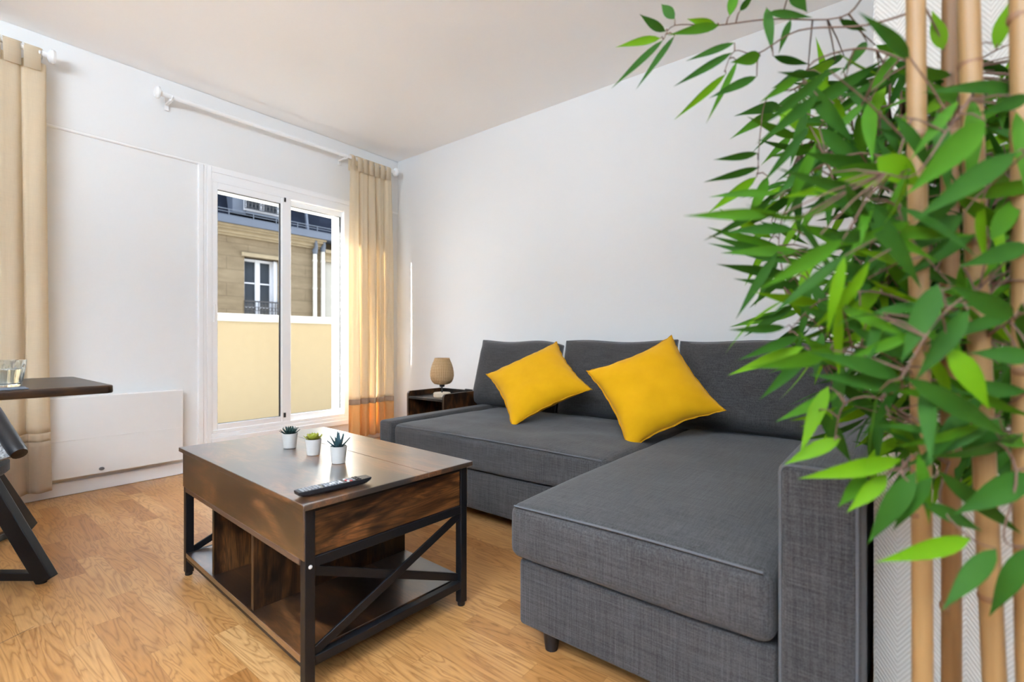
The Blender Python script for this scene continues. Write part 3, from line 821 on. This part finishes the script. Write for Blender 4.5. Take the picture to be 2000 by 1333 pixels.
LP = (2.315, 2.462, .484)
o = empty('table_lamp', LP, label='small table lamp with woven rattan shade and pale round wooden base', cat='lamp')
b = B(); lathe(b, [(0, 0), (.056, 0), (.059, .003), (.059, .026), (.056, .030), (0, .030)], 40, closed_ends=False); mk('lamp_base', b, M['palewood'], o, smooth=True)
b = B(); lathe(b, [(0, .029), (.005, .029), (.005, .068), (.016, .069), (.018, .075), (.018, .094), (0, .094)], 24, closed_ends=False); mk('stem', b, M['brass'], o, smooth=True)
prof = [(.036, .088), (.052, .092), (.066, .104), (.075, .122), (.080, .146), (.079, .172), (.073, .204), (.064, .232), (.054, .254), (.050, .268)]
b = B(); lathe(b, prof, 48, closed_ends=False); mk('lamp_shade', b, M['rattan'], o, smooth=True, solid=.003, angle=80)
b = B(); lathe(b, [(0, .094), (.012, .096), (.014, .112), (.027, .135), (.029, .155), (.02, .175), (0, .182)], 24, closed_ends=False); mk('bulb', b, M['btn_white'], o, smooth=True)
b = B(); tube(b, smooth_path([(.05, -.02, .008), (.10, -.045, .004), (.13, -.02, .005), (.15, -.06, .004), (.165, -.04, .02), (.172, -.06, .035), (.18, -.05, .041), (.185, -.10, .040), (.182, -.115, .039), (.19, -.105, .041)], 6), .0035, 8); mk('cord', b, M['plastic'], o, smooth=True)

# ================================================================== DINING TABLE, GLASS, MAT, CHAIR
o = empty('dining_table', (-.35, 1.93, 0), label='dark brown dining table with thin top at the left edge', cat='dining table')
S = (-.35, 1.93, 0)
b = B()
pr = [(-1.05, 1.672), (.345, 1.672), (.357, 1.684), (.357, 2.168), (.345, 2.180), (-1.05, 2.180)]
A = [b.verts.new((x, y, .728)) for x, y in pr]; C = [b.verts.new((x, y, .750)) for x, y in pr]
b.faces.new(list(reversed(A))); b.faces.new(C)
for k in range(6): l = (k+1) % 6; b.faces.new((A[k], A[l], C[l], C[k]))
mk('tabletop', b, M['dark_table'], o, bevel=.004, shift=S)
for y in (1.76, 2.09):
    b = B(); box(b, -.38, -.32, y-.02, y+.02, 0, .728); mk('leg', b, M['steel'], o, bevel=.003, shift=S)
    b = B(); box(b, -.66, -.04, y-.02, y+.02, 0, .03); mk('foot_bar', b, M['steel'], o, bevel=.003, shift=S)

b = B(); box(b, -.22, .193, 1.69, 2.02, .7503, .7525)
tag(mk('placemat', b, M['mat_blue'], bevel=.0008), 'slate blue placemat under the water glass on the dining table', 'placemat')
GL = (.158, 1.790, .7528)
o = empty('drinking_glass', GL, label='clear fluted tumbler half full of water on the blue placemat', cat='glass')
b = B(); N = 48
def fl(r, z, k=.0012): return [b.verts.new(((r+k*math.cos(12*2*PI*i/N))*math.cos(2*PI*i/N), (r+k*math.cos(12*2*PI*i/N))*math.sin(2*PI*i/N), z)) for i in range(N)]
R_ = [fl(.0300, 0, .0006), fl(.0335, .0076, .001), fl(.0385, .0418, .001), fl(.0415, .0593, .0), fl(.0425, .0684, 0), fl(.0410, .0684, 0), fl(.0392, .057, 0), fl(.0360, .0418, 0), fl(.0305, .0110, 0), fl(.028, .008, 0)]
for p, q in zip(R_, R_[1:]):
    for i in range(N): b.faces.new((p[i], p[(i+1) % N], q[(i+1) % N], q[i]))
b.faces.new(R_[0]); b.faces.new(R_[-1])
mk('tumbler', b, M['glass'], o, smooth=True, angle=60)
b = B(); lathe(b, [(0, .0085), (.0277, .0085), (.0302, .0115), (.0356, .0415), (.0360, .044), (0, .044)], N, closed_ends=False); mk('water', b, M['water'], o, smooth=True, angle=50)

# chair: flared flat steel legs on a crossed floor frame, padded rim and woven seat
CC = Vector((.013, 2.78, 0))
o = empty('dining_chair', CC, label='black metal dining chair with flared legs and padded rim at the left edge', cat='chair')
FA, FB = Vector((.328, 2.384, 0)), Vector((.366, 3.125, 0))
feet = [FA, FB, CC*2-FA, CC*2-FB]
for f in feet:
    d = (CC - f).normalized()
    top = f + d*.265 + Vector((0, 0, .425)); fo = f + d*.012 + Vector((0, 0, .008))
    b = B(); s = Vector((-d.y, d.x, 0))
    bar(b, fo, top, .030, .062, d.cross(s).cross(s) if False else Vector((0, 0, 1))); lg = mk('leg', b, M['steel'], o, bevel=.003, shift=CC)
    b = B(); bar(b, f + d*.03 + Vector((0, 0, .026)), CC + Vector((0, 0, .026)), .030, .030); mk('floor_bar', b, M['steel'], o, bevel=.003, shift=CC)
    b = B(); lathe(b, [(.013, 0), (.013, .011)], 14, f + d*.03); mk('foot', b, M['plastic'], lg, smooth=True, shift=CC)
rim = [(.266, 2.552, .450), (.235, 2.66, .530), (.20, 2.80, .620), (.14, 2.97, .70), (.0, 3.10, .75), (-.16, 3.12, .75), (-.28, 3.02, .72), (-.33, 2.88, .66), (-.35, 2.72, .58), (-.33, 2.56, .47)]
pth = smooth_path(rim, 6); pth = [pth[0] + (pth[0]-pth[1])*.35] + pth
b = B(); tube(b, pth, [.006] + [.024] + [.027]*(len(pth)-3) + [.02], 14); mk('padded_rim', b, M['plastic'], o, smooth=True, shift=CC)
b = B(); n = 20
rows = []
for i in range(n+1):
    t = i/n; p = pth[1 + int(t*(len(pth)-2))]
    row = []
    for j in range(9):
        s = j/8; q = p.lerp(Vector((CC.x-.03, CC.y-.04, .40)), s); q.z = p.z*(1-s)**2 + .385*(1-(1-s)**2)
        row.append(b.verts.new(q))
    rows.append(row)
for p, q in zip(rows, rows[1:]):
    for j in range(8): b.faces.new((p[j], q[j], q[j+1], p[j+1]))
mk('woven_seat', b, M['weave_bw'], o, smooth=True, angle=180, solid=.012, shift=CC)
b = B(); lathe(b, [(.0, .355), (.24, .355), (.25, .365), (.25, .395), (.22, .41), (0, .415)], 32, CC, closed_ends=False); mk('seat_cushion', b, M['fabric_black'], o, smooth=True, shift=CC)

# ================================================================== BAMBOO PLANT
PB = (.885, -.10, 0)
o = empty('bamboo_plant', PB, label='tall artificial bamboo plant with tan canes and green leaves, close on the right', cat='plant')
b = B(); lathe(b, [(0, 0), (.10, 0), (.105, .005), (.135, .20), (.14, .215), (.125, .215), (.118, .18), (0, .18)], 40, (.885, -.10, 0), closed_ends=False); mk('planter', b, M['plastic'], o, smooth=True, shift=PB)
b = B(); lathe(b, [(0, .182), (.118, .182), (.118, .17), (0, .17)], 32, (.885, -.10, 0), closed_ends=False); mk('soil', b, M['soil'], o, shift=PB)
canes = [((1791, 0), (1800, 1333), .600, .0105, 'cane'), ((1858, 0), (1856, 1333), .690, .0112, 'cane_brown'),
         ((1890, 0), (1941, 1333), .585, .0112, 'cane'), ((1992, 0), (2012, 1333), .560, .0115, 'cane')]
for ci, ((u0, v0), (u1, v1), d, r, m) in enumerate(canes):
    T, Bm = at(u0, v0, d), at(u1, v1, d)
    dz = (T - Bm)/(T.z - Bm.z)
    base = Bm + dz*(.185 - Bm.z)
    # lean the foot into the pot
    pot_c = Vector((.885 + .05*math.cos(ci*1.3), -.10 + .05*math.sin(ci*1.3), .175))
    pts, rad = [pot_c], [r*1.05]
    zs = [.30 + k*.02 for k in range(int((2.15 - .30)/.02))]
    node = .13 + .04*ci
    for z in zs:
        k = max(0, min(1, (z-.175)/.22)); k = k*k*(3-2*k)
        p = Bm + dz*(z - Bm.z)
        q = pot_c.lerp(p, k) if z < .40 else p
        pts.append(Vector((q.x + .0012*math.sin(z*7+ci), q.y + .0012*math.cos(z*5+ci), z))); rad.append(r*(1.06 - .09*(z)))
    bb = B(); tube(bb, pts, rad, 14); cn = mk('cane', bb, M[m], o, smooth=True, shift=PB, angle=60)
    zn = .42 + .07*ci
    while zn < 2.1:
        bb = B(); p = Bm + dz*(zn - Bm.z); rr = r*(1.06-.09*zn)
        tube(bb, [p - dz*.005, p - dz*.002, p + dz*.002, p + dz*.005], [rr*1.0, rr*1.10, rr*1.10, rr*1.0], 14); zn += .235 - .01*ci
        mk('node', bb, M['cane_node'], cn, smooth=True, shift=PB, angle=60)

twigs = [
 [(1793, -70, .61), (1700, -20, .68), (1640, 35, .73), (1500, 38, .78), (1400, 50, .81), (1318, 50, .83), (1296, 78, .84)],
 [(1793, 20, .61), (1690, 50, .67), (1560, 60, .73), (1480, 105, .77), (1435, 100, .79), (1415, 140, .80)],
 [(1793, 130, .61), (1690, 95, .66), (1590, 120, .70), (1560, 170, .72), (1500, 190, .76), (1485, 260, .78), (1480, 340, .78)],
 [(1795, 330, .60), (1680, 300, .65), (1580, 340, .70), (1530, 420, .74), (1520, 490, .75)],
 [(1796, 470, .60), (1650, 470, .65), (1570, 530, .70), (1530, 560, .72)],
 [(1796, 600, .60), (1700, 570, .62), (1600, 590, .66), (1540, 650, .68)],
 [(1797, 740, .60), (1700, 680, .60), (1620, 690, .63), (1580, 700, .64)],
 [(1797, 840, .60), (1720, 780, .58), (1650, 790, .60), (1630, 860, .60)],
 [(1798, 900, .60), (1760, 920, .55), (1790, 950, .54), (1830, 930, .53)],
 [(1905, 180, .58), (1860, 240, .53), (1790, 340, .52), (1730, 340, .53)],
 [(1918, 380, .58), (1980, 320, .52), (2030, 280, .50)],
 [(1925, 660, .58), (1985, 620, .53), (2030, 600, .51)],
 [(1930, 830, .58), (1985, 920, .53), (1960, 1050, .52), (2005, 1070, .52)],
 [(1856, 900, .69), (1835, 980, .56), (1895, 1052, .53), (1945, 1072, .52)],
 [(1856, 260, .69), (1900, 100, .62), (1960, 90, .60)],
 [(1920, 560, .58), (1870, 590, .53), (1820, 640, .51), (1760, 740, .51)],
 [(1793, 200, .61), (1750, 330, .57), (1770, 450, .55), (1860, 560, .54)],
 [(1856, 500, .69), (1760, 520, .74), (1640, 600, .76), (1600, 700, .75)],
 [(1856, 150, .69), (1760, 200, .74), (1640, 230, .78), (1560, 300, .80)],
 [(1935, 300, .64), (1990, 400, .68), (2020, 550, .70)],
 [(1940, 560, .64), (1880, 700, .72), (1900, 850, .74)],
 [(1793, -10, .61), (1830, 60, .62), (1845, 100, .62)],
]
tw = [[at(*p) for p in t] for t in twigs]
bt = B()
allpts = []
for t in tw:
    sm = smooth_path(t, 5); k = len(sm)
    tube(bt, sm, [.0016*(1-.6*i/k) for i in range(k)], 6); allpts += sm

def leaf(bm, base, tip, w, mi, roll=0.0, droop=.08):
    d = tip - base; L = d.length; d = d.normalized()
    view = (Vector((0, 0, EYE)) - base).normalized()
    s = d.cross(view)
    if s.length < .1: s = d.cross(Vector((0, 0, 1)))
    s.normalize(); s = Matrix.Rotation(roll, 3, d) @ s; nn = s.cross(d).normalized()
    n = 8; prev = None
    for k in range(n+1):
        t = k/n
        prof = (math.sin(PI*t**.68))**1.25 if 0 < t < 1 else 0
        ww = w/2*prof
        c = base + d*L*t + nn*(L*droop*(t*(1-t)))*1.6
        if k in (0, n): cur = [bm.verts.new(c)]
        else: cur = [bm.verts.new(c + s*ww + nn*ww*.28), bm.verts.new(c), bm.verts.new(c - s*ww + nn*ww*.28)]
        if prev:
            if len(prev) == 1: fs = [(prev[0], cur[0], cur[1]), (prev[0], cur[1], cur[2])]
            elif len(cur) == 1: fs = [(prev[0], cur[0], prev[1]), (prev[1], cur[0], prev[2])]
            else: fs = [(prev[0], cur[0], cur[1], prev[1]), (prev[1], cur[1], cur[2], prev[2])]
            for f in fs: q = bm.faces.new(f); q.material_index = mi; q.smooth = True
        prev = cur

D_, G_, L_ = 0, 1, 2
hero = [  # (base u,v) (tip u,v) width px, forward distance, tone
 ((1290,75),(1207,92),20,.84,L_),((1296,78),(1200,168),17,.84,D_),((1318,70),(1246,170),15,.83,D_),((1300,62),(1252,30),22,.84,D_),((1318,38),(1293,10),24,.83,D_),
 ((1405,50),(1310,68),23,.80,G_),((1400,52),(1345,38),22,.81,L_),((1425,32),(1437,-20),24,.80,G_),((1445,22),(1472,-12),16,.79,D_),
 ((1435,84),(1345,118),17,.79,D_),((1430,103),(1322,166),19,.79,D_),((1418,145),(1322,230),19,.80,L_),((1478,150),(1390,190),22,.78,D_),((1440,120),(1382,236),15,.79,G_),
 ((1485,110),(1430,122),30,.77,G_),((1510,110),(1577,125),19,.76,D_),((1497,15),(1508,100),23,.77,D_),((1545,38),(1522,102),18,.75,D_),((1500,25),(1582,34),19,.76,D_),
 ((1545,-20),(1575,22),32,.74,D_),((1560,150),(1488,198),22,.73,G_),((1558,188),(1518,252),20,.73,L_),((1592,148),(1662,246),25,.70,L_),((1578,165),(1668,278),36,.69,D_),
 ((1575,215),(1545,322),24,.71,D_),((1480,300),(1398,312),19,.77,D_),((1482,328),(1380,355),19,.77,D_),((1478,346),(1388,413),25,.77,L_),((1500,345),(1460,432),26,.76,G_),
 ((1509,466),(1410,411),24,.75,L_),((1530,488),(1390,447),24,.74,G_),((1530,503),(1392,463),20,.74,D_),((1540,515),(1391,478),22,.74,D_),((1545,538),(1408,518),27,.73,D_),
 ((1560,560),(1440,546),24,.72,D_),((1600,592),(1478,572),28,.68,L_),((1535,640),(1430,645),23,.68,D_),((1560,658),(1448,702),25,.67,D_),((1572,678),(1430,731),30,.66,L_),
 ((1580,688),(1488,777),30,.65,D_),((1640,768),(1522,822),28,.62,G_),((1618,755),(1566,882),36,.62,L_),((1642,858),(1538,906),36,.60,L_),((1762,898),(1570,934),44,.56,L_),
 ((1692,928),(1640,988),36,.58,G_),((1732,928),(1658,998),38,.57,L_),((1788,922),(1700,1055),50,.54,D_),((1822,932),(1748,1032),38,.53,D_),((1897,1053),(1720,1097),44,.53,L_),
 ((1946,1073),(1845,1188),46,.52,D_),((2012,1068),(1936,1198),46,.52,D_),((1800,983),(1912,1036),36,.54,D_),((1832,920),(1988,1038),40,.54,D_),((2012,926),(1868,1002),62,.53,D_),
 ((1680,598),(1757,697),46,.60,L_),((1832,556),(1763,702),54,.52,D_),((1892,606),(1792,738),46,.52,D_),((1757,738),(1588,690),42,.53,D_),((1762,762),(1588,734),38,.54,D_),
 ((1770,738),(1965,852),50,.52,D_),((1850,678),(1928,795),54,.53,L_),((1730,350),(1538,384),42,.56,L_),((1757,442),(1598,378),46,.55,D_),((1925,236),(1778,374),64,.52,G_),
 ((1985,298),(1795,424),56,.51,D_),((1712,308),(1795,362),62,.56,L_),((2010,190),(1915,222),34,.53,D_),((1945,98),(1968,12),32,.60,L_),((1842,98),(1822,25),32,.62,L_),
 ((1700,330),(1575,300),34,.62,D_),((1600,250),(1690,330),32,.68,D_),((1720,560),(1620,500),34,.64,D_),((1650,470),(1560,440),28,.67,G_),((1690,640),(1560,600),34,.62,D_),
 ((1650,720),(1560,650),30,.63,G_),((1800,860),(1700,820),40,.57,D_),((1790,700),(1660,640),44,.56,D_),((1980,620),(1860,560),50,.52,D_),((2010,480),(1880,520),46,.53,D_),
 ((1935,470),(1990,380),44,.55,G_),((1960,820),(1880,900),44,.55,D_),((2020,700),(1900,690),46,.52,D_),((1880,420),(1760,500),46,.56,D_),((1650,160),(1700,230),24,.69,D_),
 ((1690,200),(1620,270),22,.68,G_),((1640,40),(1690,60),18,.72,D_),((1700,180),(1760,90),30,.64,G_),((1600,800),(1660,900),34,.61,D_),((1740,820),(1800,900),38,.56,G_),
]
bl = B()
def petiole(p):
    q = min(allpts, key=lambda a: (a-p).length)
    if (q-p).length > .004: tube(bt, [q, (p+q)/2 + Vector((0, 0, .004)), p], [.0013, .0011, .0008], 5)
for (bu, bv), (tu, tv), w, d, tone in hero:
    p = at(bu, bv, d); q = at(tu, tv, d*random.uniform(.97, 1.04))
    q = p + (q-p)*1.07
    leaf(bl, p, q, w/F_PX*d*.80, tone, random.uniform(-.35, .35), random.uniform(.0, .12)); petiole(p)

poly = [(1560,150),(1690,60),(1790,120),(1850,150),(1960,60),(2050,40),(2050,890),(1850,900),(1730,870),(1660,820),(1600,740),(1550,640),(1530,560),(1500,500),(1505,400),(1520,310),(1510,210)]
def inside(x, y):
    c = False; n = len(poly)
    for i in range(n):
        x0, y0 = poly[i]; x1, y1 = poly[(i+1) % n]
        if (y0 > y) != (y1 > y) and x < (x1-x0)*(y-y0)/(y1-y0)+x0: c = not c
    return c
cnt = 0
while cnt < 980:
    u, v = random.uniform(1500, 2040), random.uniform(60, 900)
    if not inside(u, v): continue
    if cnt > 620 and (u < 1700 or v < 110): continue
    if v < 220 and random.random() < .30: continue
    if v < 170 and u > 1700 and random.random() < .45: continue
    back = random.random() < .93
    d = random.uniform(.66, .92) if back else random.uniform(.52, .58)
    while at(u, v, d).x > 1.13: d -= .02
    p = at(u, v, d)
    a = random.gauss(2.55 if random.random() < .62 else .6, .65)          # image-plane heading, mostly outward and down
    hd = RGT*math.cos(a) + Vector((0, 0, -1))*math.sin(a) + FWD*random.uniform(-.5, .5)
    L = random.uniform(.075, .125)
    q = p + hd.normalized()*L
    r = random.random(); tone = D_ if r < .58 else (G_ if r < .86 else L_)
    if q.x > 1.22: continue
    leaf(bl, p, q, L*random.uniform(.125, .17), tone, random.gauss(0, .6), random.uniform(0, .2)); petiole(p)
    cnt += 1
fo = mk('foliage', bl, [M['leaf_dark'], M['leaf_mid'], M['leaf_light']], o, shift=PB)
mk('twigs', bt, M['twig'], o, smooth=True, shift=PB, angle=60)

# ================================================================== BUILDING ACROSS THE STREET
AB = (7, 14, -8)
o = empty('apartment_building', AB, label='stone apartment building with slate roof across the street, seen through the window', cat='building')
def ap(name, bm, m, parent=None, **kw): return mk(name, bm, M[m], parent or o, shift=AB, **kw)
WX0, WX1, WZ0, WZ1 = 5.80, 6.73, 1.15, 3.20
b = B(); box(b, -4, WX0, 14, 14.6, -8, 3.76); box(b, WX1, 8.12, 14, 14.6, -8, 3.76); box(b, WX0, WX1, 14, 14.6, WZ1, 3.76); box(b, WX0, WX1, 14, 14.6, -8, WZ0)
ap('wall', b, 'stone')
b = B(); box(b, 8.12, 26, 14.02, 14.6, -8, 3.70); ap('wall', b, 'stone_pale')
b = B()
for z0, z1, dy in ((3.70, 3.76, .05), (3.76, 3.86, .10), (3.86, 3.92, .18), (3.92, 3.975, .24)): box(b, -4, 8.10, 14-dy, 14.2, z0, z1)
ap('cornice', b, 'stone_trim')
b = B()
for z0, z1, dy in ((3.35, 3.42, .08), (3.62, 3.72, .14), (3.42, 3.62, .04)): box(b, 8.14, 26, 14.02-dy, 14.2, z0, z1)
ap('cornice', b, 'stone_trim')
b = B(); box(b, -4, 26, 13.70, 14.3, 3.98, 4.16); ap('gutter', b, 'zinc')
b = B(); box(b, -4, 26, 13.74, 14.3, 4.16, 4.20)
for x in [(-4 + .62*k) for k in range(48)]: box(b, x, x+.02, 13.73, 13.75, 4.16, 4.34)
tube(b, [(-4, 13.74, 4.34), (26, 13.74, 4.34)], .012, 6); tube(b, [(-4, 13.74, 4.27), (26, 13.74, 4.27)], .010, 6); ap('snow_guard', b, 'zinc_dark')
b = B(); vs = [b.verts.new(p) for p in ((-4, 14.2, 4.12), (26, 14.2, 4.12), (26, 15.0, 7.2), (-4, 15.0, 7.2), (-4, 18, 4.12), (26, 18, 4.12), (26, 18, 7.5), (-4, 18, 7.5))]
for f in ((0, 1, 2, 3), (4, 7, 6, 5), (3, 2, 6, 7), (0, 4, 5, 1), (0, 3, 7, 4), (1, 5, 6, 2)): b.faces.new([vs[i] for i in f])
ap('roof', b, 'slate')
b = B(); box(b, -4, 26, 14.6, 18, -8, 4.11); ap('rear_wall', b, 'stone')
b = B(); tube(b, [(7.70, 14.12, 4.15), (7.70, 14.32, 5.2), (7.70, 14.7, 6.6)], .045, 8); ap('roof_flashing', b, 'zinc')
# casement window with iron guard
def casement(x0, x1, z0, z1, y, parent=None):
    w = B(); rect_frame(w, x0, x1, z0, z1, .07, .07, .07, .07, y, y+.06); mid = (x0+x1)/2
    box(w, mid-.065, mid+.065, y-.01, y+.06, z0, z1)
    k = 3
    for i in range(1, k):
        z = z0 + (z1-z0)*i/k; box(w, x0, x1, y+.01, y+.05, z-.018, z+.018)
    f = ap('window', w, 'win_white', parent)
    g = B(); box(g, x0+.05, x1-.05, y+.03, y+.045, z0+.05, z1-.05); mk('pane', g, M['win_dark'], f, shift=AB)
    return f
def guard(x0, x1, z0, z1, y, f):
    g = B(); box(g, x0, x1, y-.015, y+.015, z1-.04, z1); box(g, x0, x1, y-.015, y+.015, z0, z0+.025)
    n = int((x1-x0)/.09)
    for i in range(n+1):
        x = x0+(x1-x0)*i/n; box(g, x-.008, x+.008, y-.008, y+.008, z0, z1)
        if i < n:
            cx, rr = x+(x1-x0)/n/2, (x1-x0)/n*.42
            for zz in (z0+(z1-z0)*.3, z0+(z1-z0)*.65):
                tube(g, [(cx+rr*math.cos(t*PI/5), y, zz+rr*1.4*math.sin(t*PI/5)) for t in range(11)], .008, 4, caps=False)
    mk('railing', g, M['iron'], f, shift=AB)
f = casement(WX0+.0, WX1-.10, WZ0, WZ1-.04, 14.16); guard(WX0, WX1, 1.35, 1.99, 13.98, f)
b = B(); box(b, WX1-.10, WX1, 14.05, 14.5, WZ0, WZ1-.04); ap('shutter', b, 'win_white')
b = B(); box(b, WX0-.08, WX1+.05, 13.94, 14.02, WZ1, WZ1+.10); ap('window_hood', b, 'stone_trim')
# dormer
b = B(); box(b, 5.50, 5.84, 14.0, 14.9, 4.36, 6.2); box(b, 6.72, 7.02, 14.0, 14.9, 4.36, 6.2); box(b, 5.50, 7.02, 14.0, 14.9, 6.1, 6.35); box(b, 5.84, 6.72, 13.98, 14.9, 4.38, 4.46); ap('dormer', b, 'zinc')
f = casement(5.78, 6.74, 4.46, 6.1, 13.98); guard(5.78, 6.74, 4.50, 4.86, 13.92, f)
# rain pipes
for x, zt, in ((7.80, 3.52), (8.06, 3.62)):
    b = B(); tube(b, [(x, 13.90, -8), (x, 13.90, zt)], .058, 14)
    for z in (-.4, 1.0, 2.45, 3.3): tube(b, [(x, 13.90, z), (x, 13.90, z+.05)], .070, 14)
    p = ap('rain_pipe', b, 'pipe', smooth=True)
    b = B(); tube(b, [(x, 13.90, zt), (x, 13.90, zt+.10), (x+.02, 13.86, zt+.22), (x-.02, 13.84, 3.99)], [.062, .085, .05, .05], 10); mk('pipe_hopper', b, M['zinc_dark'], p, smooth=True, shift=AB)
b = B(); box(b, -40, 60, 5.3, 70, -8.1, -8); struct('street_ground', b, M['concrete'])

# ================================================================== LIGHT
w = bpy.data.worlds.new('sky'); SC.world = w; w.use_nodes = True
nt = w.node_tree; nt.nodes.clear()
out = nt.nodes.new('ShaderNodeOutputWorld'); bg = nt.nodes.new('ShaderNodeBackground')
tc = nt.nodes.new('ShaderNodeTexCoord'); sx = nt.nodes.new('ShaderNodeSeparateXYZ'); cr = nt.nodes.new('ShaderNodeValToRGB')
mr = nt.nodes.new('ShaderNodeMapRange'); mr.inputs[1].default_value = -1; mr.inputs[2].default_value = 1
nt.links.new(tc.outputs['Generated'], sx.inputs[0]); nt.links.new(sx.outputs[2], mr.inputs[0]); nt.links.new(mr.outputs[0], cr.inputs[0])
e = cr.color_ramp.elements
e[0].position = 0; e[0].color = (.60, .60, .60, 1); e[1].position = 1; e[1].color = (.62, .76, 1.0, 1)
for p, c in ((.485, (.66, .66, .66, 1)), (.51, (.95, .95, .95, 1)), (.62, (.82, .89, 1.0, 1))):
    q = e.new(p); q.color = c
nt.links.new(cr.outputs[0], bg.inputs['Color']); bg.inputs['Strength'].default_value = 3.4
nt.links.new(bg.outputs[0], out.inputs['Surface'])
sd = bpy.data.lights.new('sun', 'SUN'); so = bpy.data.objects.new('sun', sd); COL.objects.link(so)
sd.energy = 28; sd.angle = math.radians(.6); sd.color = (1, .95, .86)
so.rotation_euler = Vector((3.0, -1, -.9)).to_track_quat('-Z', 'Y').to_euler(); so.location = (-8, 8, 8)

for (lx, ly, lz, en) in ((-1.6, .5, 1.85, 104), (-1.5, -1.7, 1.85, 58)):     # unseen area lights, added to fill the room off the ceiling
    ld = bpy.data.lights.new('added_fill_light', 'AREA'); lo = bpy.data.objects.new('added_fill_light', ld); COL.objects.link(lo)
    ld.shape = 'RECTANGLE'; ld.size = 1.4; ld.size_y = .9; ld.energy = en; ld.color = (.755, .885, 1)
    lo.location = (lx, ly, lz); lo.rotation_euler = Vector((.09, .10, 1)).to_track_quat('-Z', 'Y').to_euler()
SC.view_settings.view_transform = 'Standard'; SC.view_settings.look = 'None'
SC.view_settings.exposure = 1.5; SC.view_settings.gamma = 1; SC.view_settings.use_curve_mapping = False
SC.cycles.max_bounces = 10; SC.cycles.diffuse_bounces = 6; SC.cycles.transparent_max_bounces = 16
SC.cycles.sample_clamp_indirect = 6; SC.cycles.caustics_reflective = False; SC.cycles.caustics_refractive = False
